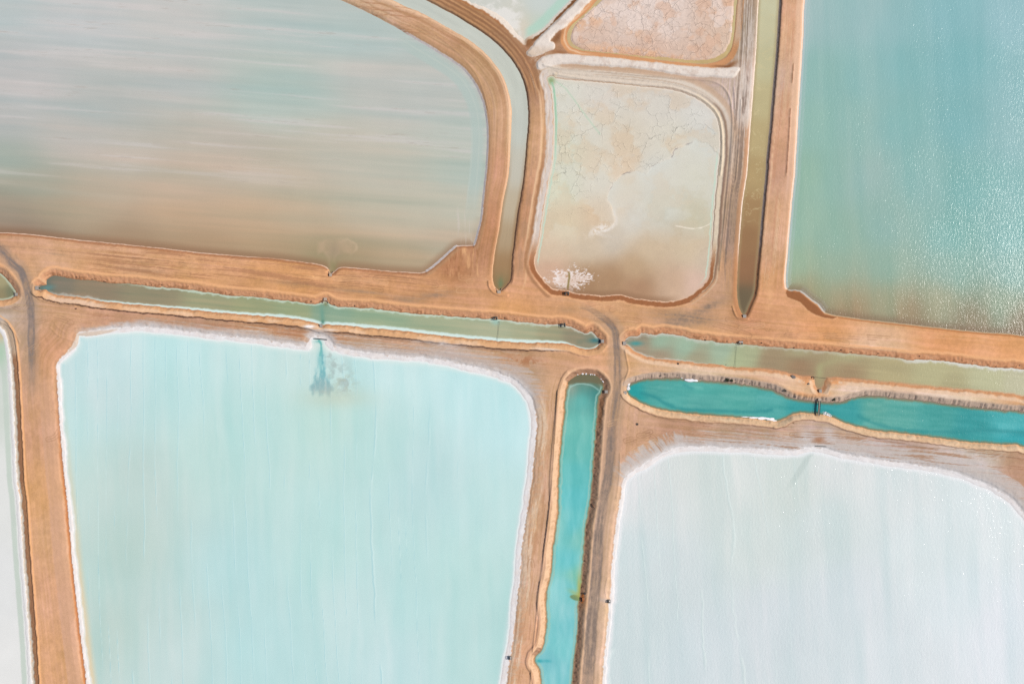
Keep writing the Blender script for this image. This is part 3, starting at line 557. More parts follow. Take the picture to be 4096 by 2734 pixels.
# pale clear tongue, bottom left of its scarp
SC = [(2857,600),(2837,577),(2789,560),(2763,571),(2697,601),(2689,628),(2640,650),(2606,671),(2588,695),(2575,688),(2545,684),(2493,697),(2458,728),(2440,758),(2431,793),(2449,837),(2458,889),(2423,915),(2380,935),(2600,990),(2875,970),(2880,620)]
sc = seg_dist(catmull(SC), True, 140)+N20*9+N8*5
C = mix(C, (206,208,198), .62*ss(3, -5, sc)*np.exp(np.clip(sc, -200, 0)/75)*ss(980, 800, Y)); C = mix(C, (206,200,180), .35*ss(0, -60, sc)*ss(900, 700, Y))
C = mix(C, (120,112,112), .75*np.exp(-((sc-.5)/2.0)**2)*ss(.46, .6, fbm(X/42, Y/42, 2, 811))*ss(800, 740, Y)*ss(2880, 2860, X))
C = mix(C, (226,218,204), .4*np.exp(-((sc-5)/2.2)**2)*ss(.4, .6, fbm(X/30, Y/30, 2, 812))*ss(900, 800, Y))
cl4 = seg_dist([(2703,902),(2735,908),(2771,914),(2800,911),(2815,907),(2835,898),(2848,889)], False, 30, sign=False)+N8*3+N20*5
C = mix(C, (232,222,204), .85*np.exp(-(cl4/2.2)**2)); C = mix(C, (166,142,112), .5*np.exp(-((cl4-4)/2)**2)*ss(904,908,Y)*0)
C = mix(C, (228,222,214), .85*blob(2400, 915, 50, 16, -25)*ss(.45, .6, .5+N8+N20)+.5*np.exp(-((sc+6)/7)**2)*band(Y, 840, 940, 20)*ss(2500,2440,X))
dx_ = X-2272; dy_ = (Y-1128); th_ = np.arctan2(dy_*1.7, dx_); rr_ = np.hypot(dx_, dy_*1.7)
ray = fbm(np.cos(th_)*5.5+9, np.sin(th_)*5.5+rr_/70+9, 4, 83, .6)-.5; fine = fbm(X/9+N20*2, Y/5, 4, 84, .65)-.5
salt = 1.15-rr_/np.where(dy_ < 0, 98, 70)+ray*1.1+.35*blob(2345, 1108, 40, 14, -8)+.2*blob(2292, 1050, 22, 46, -20)
C = mix(C, (220,200,186), ss(.34, .62, salt+fine*1.6)*.8*ss(.1, .4, salt))
C = mix(C, (238,232,230), ss(.10, .26, salt+fine*2.6-.28)*.7*ss(-.1, .15, salt)*ss(1.0, .5, salt+fine))
C = mix(C, (142,124,72), .95*ss(5.5, 2.5, seg_dist([(2271,1155),(2274,1130),(2278,1105),(2276,1090)], False, 30, sign=False)+N8*2))
dp = D['P4']
C = mix(C, (188,210,190), .85*band(dp+N20*4, -16, -10, 1.6)*(ss(-.4, -.8, gx4)*band(Y, 330, 1050, 20)+ss(.5, .8, gx4)*band(Y, 620, 1120, 30)))
C = mix(C, (222,212,196), .8*band(dp, -6, 4, 2)*ss(1050, 950, Y))
C = mix(C, (136,158,108), .95*blob(2205, 322, 15, 16, 0)); C = mix(C, (150,190,158), .9*ss(5, 2, seg_dist([(2208,330),(2215,350),(2220,400),(2224,470),(2224,560),(2218,640),(2208,700)], False, 20, sign=False)+N8*2)*ss(760, 500, Y+60))
C = mix(C, (182,200,176), .7*ss(4.5, 2, seg_dist([(2225,325),(2262,352),(2300,402),(2345,465),(2400,535)], False, 20, sign=False)))
C = mix(C, (140,104,72), .6*ss(-30, -6, dp)*ss(1120, 1165, Y)*ss(2740, 2640, X)); 
C = mix(C, (176,150,118), .0*dp)
CW['P4'] = C*1.02+np.array([2,2,7], np.float32)
# C2
A = [(3080,0,190,187,160),(3070,120,188,183,154),(3062,250,184,178,146),(3050,400,180,168,132),(3035,550,176,158,120),(3020,700,168,144,106),(3010,850,156,124,90),(3000,950,146,110,80),(2992,1080,140,102,76),(2978,1200,104,90,72)]
C = field(A, 40); C = mul(C, 1+N60*.05); fc = fbm(Y/26+N20*1.4, X/70, 3, 83); C = mix(C, (200,186,148), .5*np.exp(-((fc-.5)/.012)**2)*ss(950, 800, Y)); C = mix(C, (158,140,108), .5*ss(-14, -2, D['C2'])); CW['C2'] = C+np.array([8,9,6], np.float32)
# P5
A = [(3240,60,168,190,192),(3330,60,158,188,190),(3450,60,150,186,190),(3600,100,140,184,190),(3800,50,136,184,194),(4050,60,150,190,202),(3300,300,146,184,178),(3450,300,138,182,182),(3600,250,124,178,182),(3850,250,126,180,188),(4080,350,136,182,190),(3260,500,148,184,172),(3400,480,148,184,178),(3600,500,128,178,178),(3850,480,122,176,182),(4080,560,140,182,188),
 (3230,700,152,182,160),(3350,700,146,180,168),(3450,700,148,180,176),(3700,700,132,178,176),(3900,750,116,172,172),(4080,750,124,176,178),(3200,900,156,184,162),(3350,950,144,176,158),(3550,900,140,176,168),(3800,950,118,172,168),(4050,950,112,170,170),(3200,1060,160,180,148),(3350,1080,152,172,148),(3550,1080,142,172,154),(3800,1080,134,170,158),(4060,1080,126,168,162),
 (3230,1140,166,154,118),(3380,1180,164,158,128),(3550,1190,158,160,132),(3750,1200,156,162,136),(4000,1220,144,162,142),(3400,1240,156,134,104),(3650,1260,150,136,108),(3900,1290,142,130,106),(4090,1310,132,122,100),(4600,700,130,178,182),(4600,1300,134,140,120)]
C = field(A, 70)
u, v = rot(-3)
q1 = fbm(u/34, v/420, 5, 84, .55)-.5; q2 = fbm(u/110, v/520, 3, 85)-.5
C = mul(C, 1+q1*.06+q2*.05); C[..., 0] *= 1+q1*.08+q2*.13
C = mix(C, (152,188,186), .26*ss(1230, 1050, Y)); C = mix(C, (184,196,202), .7*band(D['P5'], -14, -2, 2)*ss(-.3, -.8, g('P5')[0])+.3*band(D['P5'], -26, -18, 5)*ss(-.3, -.8, g('P5')[0]))
C = mix(C, (128,104,84), .55*ss(-40, -3, D['P5'])*sh5); CW['P5'] = C
# green canals
A = [(170,1150,96,108,92),(230,1130,124,118,96),(350,1150,136,124,96),(600,1180,142,134,102),(850,1210,148,150,112),(1000,1225,150,154,112),(1200,1245,148,158,116),(1290,1250,128,156,128),(1330,1255,140,164,134),(1500,1275,154,166,128),(1500,1255,138,164,132),(1750,1300,158,166,130),(2000,1320,158,166,132),(2100,1330,158,162,126),(2200,1340,152,150,114),(2300,1355,142,134,104),(2370,1365,128,130,104)]
C = field(A, 30); q = fbm(acr/13, X/220, 4, 86)-.5; C = mul(C, 1+q*.12); C[..., 0] *= 1+q*.14
d = W['C3']
wS = np.interp(X, [180, 350, 700, 1000, 1300, 1500, 2100, 2250, 2290], [3, 4, 7, 9, 11, 12, 11, 8, 3])
C = mix(C, (204,226,218), ss(-wS-4, -wS+3, d)*s3*ss(200, 380, X)*.92)
C = mix(C, (190,208,188), ss(-11, -4, d+N20*12)*N3*ss(420, 650, X)*.75*(1-.3*ss(2200,2300,X)))
C = mix(C, (192,184,168), ss(-7, -2, d+N20*3)*(1-s3*ss(300,400,X))*ss(1900,2280,X)*.8); C = mix(C, (178,176,160), ss(-12, -3, d+N20*10)*s3*.7*band(X, 195, 400, 25))
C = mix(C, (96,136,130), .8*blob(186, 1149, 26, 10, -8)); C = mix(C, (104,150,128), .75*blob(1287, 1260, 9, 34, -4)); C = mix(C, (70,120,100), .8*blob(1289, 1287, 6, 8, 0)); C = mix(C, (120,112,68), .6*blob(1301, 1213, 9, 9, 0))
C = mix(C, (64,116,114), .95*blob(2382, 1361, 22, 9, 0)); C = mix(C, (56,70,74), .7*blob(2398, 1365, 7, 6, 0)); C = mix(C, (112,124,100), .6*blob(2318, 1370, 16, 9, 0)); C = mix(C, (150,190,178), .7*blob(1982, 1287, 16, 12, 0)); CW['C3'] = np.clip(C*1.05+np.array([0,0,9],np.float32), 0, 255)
A = [(2510,1368,140,134,108),(2560,1400,156,140,112),(2560,1350,146,136,108),(2640,1370,146,172,144),(2750,1390,152,178,150),(2900,1400,154,174,146),(2640,1420,156,138,110),(2780,1430,156,150,118),(2950,1430,164,172,130),(3000,1410,162,168,128),(3080,1440,152,134,100),(3200,1450,150,122,88),(3200,1410,164,160,120),(3400,1470,152,130,94),(3400,1430,168,164,120),(3550,1480,170,160,116),(3750,1500,174,170,126),(3950,1520,178,178,138),(4090,1540,182,180,146),(3800,1545,164,158,116),(4500,1600,178,176,140)]
C = field(A, 32); q = fbm(acr/12, X/170, 4, 87)-.5; C = mul(C, 1+q*.10)
C = mix(C, (74,146,140), .95*blob(2545, 1373, 26, 9, 0)); C = mix(C, (206,208,198), ss(-16, -4, W['C4']+N20*12)*ss(.2, .6, -g('C4')[1])*(.35+.5*ss(3550, 3700, X)))
C = mix(C, (196,192,176), ss(-7, -2, W['C4']+N20*4)*ss(2900, 2700, X)*.7); C = mix(C, (164,162,114), .8*blob(3282, 1490, 16, 36, 5)+.4*blob(3320, 1450, 50, 12, -20)); C = mix(C, (196,130,90), .4*ss(-8, -1, W['C4'])*ss(.2, .6, g('C4')[1])*ss(2900, 3000, X)); CW['C4'] = np.clip(C*1.04+np.array([0,0,8],np.float32), 0, 255)
CW['C0'] = field([(0,1120,166,158,124),(0,1180,146,136,106),(40,1170,124,128,104)], 20); CW['C0'] = mix(CW['C0'], (190,204,186), .8*ss(-10, -3, W['C0']+N20*4))
# turquoise canals
A = [(2530,1570,34,154,158),(2620,1550,72,160,156),(2700,1600,72,166,162),(2800,1560,84,174,168),(2800,1620,68,158,154),(2950,1600,78,168,162),(3100,1620,70,164,162),(3200,1630,46,152,156),(3280,1635,44,150,156),(3400,1650,52,156,160),(3500,1640,86,166,158),(3600,1660,78,164,158),(3750,1680,66,160,158),(3900,1720,44,150,154),(4050,1690,66,172,178),(4080,1760,36,156,166),(4600,1780,50,160,166)]
C = field(A, 36); q = fbm(X/90+N20, (Y-.1*X)/16, 4, 88)-.5; C = mul(C, 1+q*.15); C[..., 0] *= 1+q*.4
for P, s in (([(2570,1572),(2620,1588),(2670,1618),(2740,1638),(2850,1642),(3010,1648),(3090,1640)], .6), ([(3440,1665),(3520,1700),(3640,1722),(3800,1728),(3950,1722),(4100,1730)], .5), ([(2740,1540),(2770,1552)], .4)):
    C = mix(C, (34,134,140), s*np.exp(-((seg_dist(catmull(P, False), False, 60, sign=False)+N20*8)/8)**2))
C = mix(C, (124,118,92), ss(-13, -1, W['C5']+N20*3)*.85); CW['C5'] = C+np.array([12,3,2], np.float32)
A = [(2340,1515,112,114,90),(2390,1530,108,112,86),(2340,1545,86,158,152),(2290,1545,128,160,148),(2380,1568,60,142,142),(2330,1600,98,186,180),(2320,1700,104,190,182),(2310,1800,100,188,182),(2300,1900,96,190,190),(2290,2000,98,194,198),(2280,2100,96,196,202),(2330,2150,126,200,192),(2250,2100,134,204,200),(2275,2250,104,198,204),(2260,2350,124,204,208),(2310,2300,130,200,180),(2240,2450,134,206,210),(2270,2500,118,200,206),(2240,2600,122,204,208),(2230,2720,122,200,206),(2190,2640,110,190,198)]
C = field(A, 34); q = fbm(X/22+N60, Y/110, 4, 89)-.5; C = mul(C, 1+q*.12); C[..., 0] *= 1+q*.3
d = W['C6']; C = mix(C, (150,196,184), .75*band(d+N20*4, -15, -9, 2)*ss(1520, 1560, Y)); C = mix(C, (146,122,84), ss(-9, -1, d+N20*3)*.8)
C = mix(C, (104,108,84), .9*ss(1536, 1524, Y+N20*5-(X-2340)**2*.002)); C = mix(C, (160,206,202), .7*np.exp(-((Y-1534+N20*4-(X-2330)**2*.006)/3)**2)*band(X, 2280, 2400, 10))
C = mix(C, (110,140,98), .9*ss(.35, .6, blob(2304, 2392, 28, 13, 12)+N20*.2)); C = mix(C, (170,180,96), .75*blob(2318, 2350, 9, 50, 0)+.5*blob(2300, 2375, 26, 10, 30)); C = mix(C, (40,160,172), .8*blob(2158, 2646, 14, 7, 5)+.5*blob(2190, 2646, 16, 6, 5)); CW['C6'] = C+np.array([8,0,1], np.float32)
# salt pans
A = [(300,1480,196,220,224),(380,1420,196,222,228),(700,1380,196,228,232),(1000,1400,202,226,228),(1200,1450,206,224,224),(1500,1480,196,226,230),(1900,1560,194,227,232),(2080,1700,196,228,234),(300,1700,186,220,222),(450,1600,200,218,222),(700,1600,186,220,222),(350,1900,186,216,214),(550,1900,194,210,208),(450,1950,196,212,210),(800,1800,188,218,216),(1000,1700,186,219,219),(1300,1650,190,219,214),(1500,1800,186,219,219),(1700,1900,190,217,221),(1950,2000,188,220,222),
 (350,2300,186,212,210),(500,2200,190,208,204),(480,2500,190,208,204),(650,2450,196,214,214),(700,2600,198,218,220),(900,2300,186,218,222),(1000,2600,184,218,222),(1300,2200,186,219,219),(1450,2450,196,221,224),(1600,2400,184,218,220),(1600,2650,196,221,226),(1900,2300,186,219,219),(1850,2600,184,217,218),(2020,2500,178,213,214)]
C = field(A, 140)
u, v = rot(-1.5)
q1 = fbm(u/46+N200*.8, v/460, 5, 90, .55)-.5; q2 = fbm(u/130, v/500, 3, 91)-.5
C = mul(C, 1+q1*.035+q2*.03); C[..., 0] *= 1+q1*.07+q2*.06
r1 = u/50+1.9*vn(u/120, v/2200, 92)+.22*(fbm(v/130, u/260, 3, 921)-.5)+N20*.035+(fbm(v/700, u/300, 2, 922)-.5)*.9; gate6 = ss(.42, .58, fbm(u/40, v/230, 3, 93))
line = np.exp(-((r1 % 1-.5)/.022)**2)*gate6
C = mix(C, (158,202,214), .6*line*ss(2000, 1500, X+N200*300)); 
line2 = np.exp(-(((r1-.055) % 1-.5)/.028)**2)*gate6; C = mix(C, (214,236,238), .5*line2*ss(2000, 1500, X+N200*300))
d = D['P6']
C = mix(C, (222,206,178), .8*ss(-52, -22, d)*lw*ss(1600, 2500, Y)+.25*ss(-40, -20, d)*lw*ss(1400, 1800, Y)); C = mix(C, (212,220,226), .6*ss(-44, -22, d)*ss(0, .5, g('P6')[0])); C = mix(C, (216,230,230), .6*ss(-44, -22, d)*ss(.2, .6, -g('P6')[1])); C = mix(C, (234,236,240), .85*ss(-11, -1, W['P6']))
C = mix(C, (218,226,222), .7*blob(1285, 1385, 55, 24, 6))
jet = seg_dist([(1274,1362),(1283,1375),(1284,1400),(1280,1420)], False, 60, sign=False)
C = mix(C, (112,180,178), .95*ss(7, 3, jet+N20*5)+.6*blob(1272, 1365, 14, 6, 0)); C = mix(C, (124,190,194), .75*blob(1282, 1440, 13, 50, 0))
xf = X+N20*22+N60*26; yf = Y+N20*26+(fbm(X/13, Y/90, 3, 941)-.5)*60; fanm = band(yf, 1400, 1566, 16)*ss(9, -9, np.abs(xf-1288)-(9+(Y-1420)*.20))
C = mix(C, (116,176,186), fanm*.85*ss(.36, .56, fbm(X/5+N20*2, Y/50, 4, 94)+.12*ss(1500, 1575, Y))); C = mix(C, (158,178,184), fanm*.6*ss(1480, 1560, Y))
def blob2(x0, y0, rx, ry, a=0):
    c_, s_ = math.cos(math.radians(a)), math.sin(math.radians(a)); dx = X+(N20+N8)*30-x0; dy = Y+(fbm(X/14, Y/14, 3, 942)-.5)*44-y0
    return np.exp(-(((dx*c_+dy*s_)/rx)**2+((-dx*s_+dy*c_)/ry)**2))
cl = blob2(1312, 1425, 12, 16, 0)+blob2(1335, 1452, 18, 16, 20)+blob2(1328, 1490, 7, 9, 30)+blob2(1362, 1530, 30, 14, 10)*.75+blob2(1290, 1566, 48, 9, 0)*.7+blob2(1382, 1545, 16, 22, 0)*.7
C = mix(C, (166,178,178), .6*ss(.22, .9, cl*(.6+fbm(X/11, Y/11, 4, 95)*.8))); C = mix(C, (198,206,190), .6*blob(1350, 1590, 130, 40, 0))
C = mix(C, (166,184,184), .6*ss(.44, .6, fbm((X+N20*30)/20, Y/26, 5, 951, .6))*blob(1352, 1500, 62, 72, -20)); C = mix(C, (176,184,170), .5*ss(.5, .6, fbm((X+N20*30)/14, Y/16, 5, 952, .6))*blob(1370, 1530, 50, 40, 0))
CW['P6'] = C+np.array([1,3,2], np.float32)
A = [(2520,1960,226,226,228),(2600,1900,222,223,224),(2620,2000,210,218,218),(2550,2200,206,218,220),(2700,1900,212,218,216),(2800,1880,212,219,216),(3000,1880,216,222,220),(3140,1900,206,216,212),(3150,1960,208,216,212),(3350,1880,222,224,224),(3600,1960,216,223,224),(3300,2100,208,218,218),(3000,2150,208,218,216),(2700,2300,206,216,218),(2550,2500,204,216,218),(2800,2600,208,218,222),(3100,2500,210,218,222),(3400,2400,212,220,224),(3700,2200,214,224,226),(3950,2100,220,228,230),(4000,2500,222,228,234),(3600,2650,214,222,226),(3850,2400,216,226,230),(4300,2600,226,230,236)]
C = field(A, 80); u, v = rot(-4)
u2 = X-(Y-2000)*.055
q1 = fbm(u2/44+N200*.6, v/480, 4, 96)-.5; C = mul(C, 1+q1*.05); C[..., 0] *= 1+q1*.05
r1 = u2/105+1.7*vn(u2/160, Y/2000, 97)+.2*(fbm(Y/120, u2/260, 3, 971)-.5)+N20*.03+(fbm(Y/650, u2/300, 2, 972)-.5)*.8; gate7 = ss(.44, .6, fbm(u2/55, Y/200, 3, 98)); line = np.exp(-((r1 % 1-.5)/.02)**2)*gate7; C = mix(C, (228,238,236), .6*line*ss(3400, 2900, X)); C = mix(C, (188,206,206), .4*np.exp(-(((r1+.035) % 1-.5)/.02)**2)*gate7*ss(3400, 2900, X))
C = mix(C, (188,200,196), .6*ss(16, 6, seg_dist(catmull([(3262,1800),(3240,1820),(3215,1860),(3190,1900),(3150,1960)], False), False, 50, sign=False)+N20*9)*ss(1980, 1900, Y))
C = mix(C, (234,234,237), .9*ss(-20, -1, W['P7'])); C = mix(C, (214,206,202), .5*ss(.8, 1, blob(2560, 1880, 70, 12, -35)+N20*.4)*0); CW['P7'] = C+np.array([1,3,5], np.float32)
C = field([(0,1400,190,206,192),(0,1500,210,216,212),(0,2000,224,226,226),(60,2700,228,229,230),(-100,2300,224,226,228)], 60)
C = mix(C, (196,208,200), .9*band(D['P8'], -40, -20, 3)*ss(1350, 1450, Y)); C = mix(C, (172,200,178), .8*blob(0, 1410, 18, 50, 0)); C = mix(C, (206,184,152), .8*blob(2, 1342, 20, 26, 20)); C = mul(C, 1+N60*.03); CW['P8'] = C

# P3 mud flat: cracked plates
DM = seg_dist(catmull(MUD3), True, 400)+N8*2.5+N20*2
C = field([(2500,60,212,194,180),(2700,60,210,192,178),(2850,60,206,180,160),(2900,150,204,180,158),(2400,150,204,180,162),(2600,180,204,176,156),(2800,200,204,178,158),(2650,0,214,198,186)], 60)
C = mix(C, (216,170,132), .7*np.clip(blob(2390, 60, 40, 50, 30)+blob(2320, 100, 30, 20, -40)+blob(2500, 200, 170, 14, 6)+blob(2560, 215, 200, 10, 5)+blob(2910, 40, 22, 60, 0)*.8+blob(2540, 130, 30, 24, 0)*.7, 0, 1)*ss(.4, .55, .5+N20*.9+N60*.9))
C = mix(C, (206,166,138), .45*ss(.52, .66, fbm(X/34, Y/34, 4, 99))); C = mix(C, (220,204,192), .6*ss(.50, .6, fbm(X/48, Y/48, 4, 991))*ss(180, 120, Y)); C = mul(C, 1.04+N8*.05+N4*.04); C[..., 2] *= 1.03
CW['MUD'] = C
HM = WL['P3']+.02+.42*ss(0, -4, DM)+N20*.25+N60*.3

def lin(c):
    c = np.clip(c/255.0, 0, 1)
    return np.where(c <= .04045, c/12.92, ((c+.055)/1.055)**2.4)
def finish(C):
    a = np.clip(lin(C)/GAIN, 0.004, .86).astype(np.float32)
    return np.concatenate([a, np.ones(a.shape[:2]+(1,), np.float32)], -1)

# ------------------------------------------------------------------ materials
def new_mat(name):
    m = bpy.data.materials.new(name); m.use_nodes = True
    n = m.node_tree.nodes; l = m.node_tree.links
    return m, n, l, n['Principled BSDF']
def coord(n, l, scale=(1, 1, 1), rz=0):
    tc = n.new('ShaderNodeTexCoord'); mp = n.new('ShaderNodeMapping')
    mp.inputs['Scale'].default_value = scale; mp.inputs['Rotation'].default_value = (0, 0, rz)
    l.new(tc.outputs['Object'], mp.inputs['Vector']); return mp.outputs[0]
def noise(n, l, vec, scale, detail=4, rough=.5):
    t = n.new('ShaderNodeTexNoise'); t.inputs['Scale'].default_value = scale
    t.inputs['Detail'].default_value = detail; t.inputs['Roughness'].default_value = rough
    l.new(vec, t.inputs['Vector']); return t.outputs['Fac']
def ramp(n, l, fac, a, b, c0, c1):
    r = n.new('ShaderNodeMapRange'); r.inputs['From Min'].default_value = a; r.inputs['From Max'].default_value = b
    r.inputs['To Min'].default_value = c0; r.inputs['To Max'].default_value = c1
    l.new(fac, r.inputs['Value']); return r.outputs['Result']
def shade(n, l, col, fac):
    v = n.new('ShaderNodeVectorMath'); v.operation = 'SCALE'
    l.new(col, v.inputs[0]); l.new(fac, v.inputs['Scale']); return v.outputs[0]
def attr(n, name='Col'):
    a = n.new('ShaderNodeAttribute'); a.attribute_name = name; return a.outputs['Color']
def earth_mat(name, rough=.95, grain=.05, bump=.06):
    m, n, l, b = new_mat(name)
    vec = coord(n, l)
    f = noise(n, l, vec, 1.4, 6, .65); f2 = noise(n, l, vec, .35, 3, .5)
    c = shade(n, l, attr(n), ramp(n, l, f, .3, .7, 1-grain, 1+grain))
    c = shade(n, l, c, ramp(n, l, f2, .3, .7, .97, 1.03))
    l.new(c, b.inputs['Base Color']); b.inputs['Roughness'].default_value = rough
    b.inputs['Specular IOR Level'].default_value = .15
    bp = n.new('ShaderNodeBump'); bp.inputs['Distance'].default_value = bump; bp.inputs['Strength'].default_value = 1
    l.new(f, bp.inputs['Height']); l.new(bp.outputs[0], b.inputs['Normal'])
    return m
def crack_mat(name, rough, cells, depth, masked=False, wet=.2):
    """cells: (cell size m, crack half width as a share of the cell, gate threshold, darkness, seed offset)"""
    m, n, l, b = new_mat(name)
    vec = coord(n, l)
    def mth(op, a, c, d=None):
        q = n.new('ShaderNodeMath'); q.operation = op
        for i_, v_ in enumerate((a, c, d)):
            if v_ is None: continue
            if isinstance(v_, (int, float)): q.inputs[i_].default_value = v_
            else: l.new(v_, q.inputs[i_])
        return q.outputs[0]
    mask = None
    if masked:
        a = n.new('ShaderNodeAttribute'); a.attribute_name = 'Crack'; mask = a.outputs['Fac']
    f = noise(n, l, vec, 1.2, 5, .6)
    col = shade(n, l, attr(n), ramp(n, l, f, .3, .7, .96, 1.04)); hh = mth('MULTIPLY', f, .25)
    for cell, width, gt, dark, off in cells:
        nz = n.new('ShaderNodeTexNoise'); nz.inputs['Scale'].default_value = 1.7/cell; nz.inputs['Detail'].default_value = 6; nz.inputs['Roughness'].default_value = .6
        l.new(vec, nz.inputs['Vector'])
        ad = n.new('ShaderNodeVectorMath'); ad.operation = 'MULTIPLY_ADD'
        ad.inputs[1].default_value = (cell*.75, cell*.75, 0); l.new(nz.outputs['Color'], ad.inputs[0]); l.new(vec, ad.inputs[2])
        of = n.new('ShaderNodeVectorMath'); of.operation = 'ADD'; of.inputs[1].default_value = (off, off*1.7, 0); l.new(ad.outputs[0], of.inputs[0])
        vo = n.new('ShaderNodeTexVoronoi'); vo.feature = 'DISTANCE_TO_EDGE'; vo.inputs['Scale'].default_value = 1/cell
        l.new(of.outputs[0], vo.inputs['Vector'])
        gvec = n.new('ShaderNodeVectorMath'); gvec.operation = 'ADD'; gvec.inputs[1].default_value = (off*3.1, off, 0); l.new(vec, gvec.inputs[0])
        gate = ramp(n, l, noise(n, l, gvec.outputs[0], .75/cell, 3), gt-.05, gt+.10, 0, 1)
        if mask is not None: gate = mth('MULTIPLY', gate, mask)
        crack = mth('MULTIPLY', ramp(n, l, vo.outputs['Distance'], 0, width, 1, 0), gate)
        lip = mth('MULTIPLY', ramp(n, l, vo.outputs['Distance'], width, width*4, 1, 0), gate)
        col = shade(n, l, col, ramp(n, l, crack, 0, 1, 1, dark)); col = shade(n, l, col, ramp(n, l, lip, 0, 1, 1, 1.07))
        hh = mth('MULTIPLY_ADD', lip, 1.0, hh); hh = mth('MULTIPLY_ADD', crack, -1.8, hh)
    l.new(col, b.inputs['Base Color']); b.inputs['Roughness'].default_value = rough; b.inputs['Specular IOR Level'].default_value = wet
    bp = n.new('ShaderNodeBump'); bp.inputs['Distance'].default_value = depth; bp.inputs['Strength'].default_value = 1
    l.new(hh, bp.inputs['Height']); l.new(bp.outputs[0], b.inputs['Normal'])
    return m
def water_mat(name, wave=.05, scale=.9, rough=.08, spec=.5, wave2=.0):
    m, n, l, b = new_mat(name)
    vec = coord(n, l, (1, .8, 1), .3)
    f = noise(n, l, vec, .06, 3)
    c = shade(n, l, attr(n), ramp(n, l, f, .3, .7, .985, 1.015))
    l.new(c, b.inputs['Base Color']); b.inputs['Roughness'].default_value = rough
    b.inputs['IOR'].default_value = 1.34; b.inputs['Specular IOR Level'].default_value = spec
    if wave:
        w1 = noise(n, l, vec, scale, 2, .5)
        vec2 = coord(n, l, (1, .45, 1), -.5); w2 = noise(n, l, vec2, scale*.31, 2, .5)
        ad = n.new('ShaderNodeMath'); ad.operation = 'MULTIPLY_ADD'; ad.inputs[1].default_value = 1.4
        l.new(w2, ad.inputs[0]); l.new(w1, ad.inputs[2])
        bp = n.new('ShaderNodeBump'); bp.inputs['Distance'].default_value = wave
        gv = coord(n, l, (1, .35, 1), .1); l.new(ramp(n, l, noise(n, l, gv, .035, 4, .6), .35, .65, .72, 1.0), bp.inputs['Strength'])
        l.new(ad.outputs[0], bp.inputs['Height']); l.new(bp.outputs[0], b.inputs['Normal'])
    return m
M = {}
M['earth'] = earth_mat('bare_earth'); M['gravel'] = earth_mat('gravel', .9, .09, .07)
M['salt'] = earth_mat('salt_crust', .75, .03, .06)
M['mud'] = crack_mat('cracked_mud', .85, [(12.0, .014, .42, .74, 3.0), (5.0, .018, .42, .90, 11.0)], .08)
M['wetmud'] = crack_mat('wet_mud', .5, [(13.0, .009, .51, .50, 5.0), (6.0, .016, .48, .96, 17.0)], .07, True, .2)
M['water'] = water_mat('ruffled_brine', .060, 3.0, .18)
M['ripple'] = water_mat('rippled_brine', .046, 3.0, .17)
M['still'] = water_mat('still_brine', .012, .5, .16, .4)
M['calm'] = water_mat('calm_brine', .015, .5, .14, .4)
M['milk'] = water_mat('milky_brine', .10, .55, .12, .4)

# ------------------------------------------------------------------ meshes cut from the grid
def link(o): COL.objects.link(o)
def tag(o, label=None, cat=None, kind=None, group=None):
    if label: o['label'] = label
    if cat: o['category'] = cat
    if kind: o['kind'] = kind
    if group: o['group'] = group
WX = ((X-CX)*K).astype(np.float32); WY = (-(Y-CY)*K).astype(np.float32)
def grid_mesh(name, cells, Z, C, mat, extra=None):
    r, c = np.nonzero(cells)
    i0 = r*NC+c
    quads = np.stack([i0+NC, i0+NC+1, i0+1, i0], 1)
    used, inv = np.unique(quads, return_inverse=True); inv = inv.reshape(-1)
    co = np.stack([WX.ravel()[used], WY.ravel()[used], Z.ravel()[used]], 1).astype(np.float32)
    me = bpy.data.meshes.new(name)
    me.vertices.add(len(used)); me.vertices.foreach_set('co', co.ravel())
    me.loops.add(len(inv)); me.loops.foreach_set('vertex_index', inv.astype(np.int32))
    me.polygons.add(len(quads))
    me.polygons.foreach_set('loop_start', np.arange(0, len(inv), 4, dtype=np.int32))
    me.polygons.foreach_set('use_smooth', np.ones(len(quads), bool))
    me.update(calc_edges=True)
    a = me.color_attributes.new('Col', 'FLOAT_COLOR', 'POINT')
    a.data.foreach_set('color', C.reshape(-1, 4)[used].ravel())
    if extra is not None:
        e = me.attributes.new('Crack', 'FLOAT', 'POINT'); e.data.foreach_set('value', extra.ravel()[used].astype(np.float32))
    me.materials.append(mat)
    o = bpy.data.objects.new(name, me); link(o); return o
def cells_of(vmask, mode='any'):
    a = vmask[:-1, :-1]; b = vmask[1:, :-1]; c = vmask[:-1, 1:]; d = vmask[1:, 1:]
    return (a | b | c | d) if mode == 'any' else (a & b & c & d)

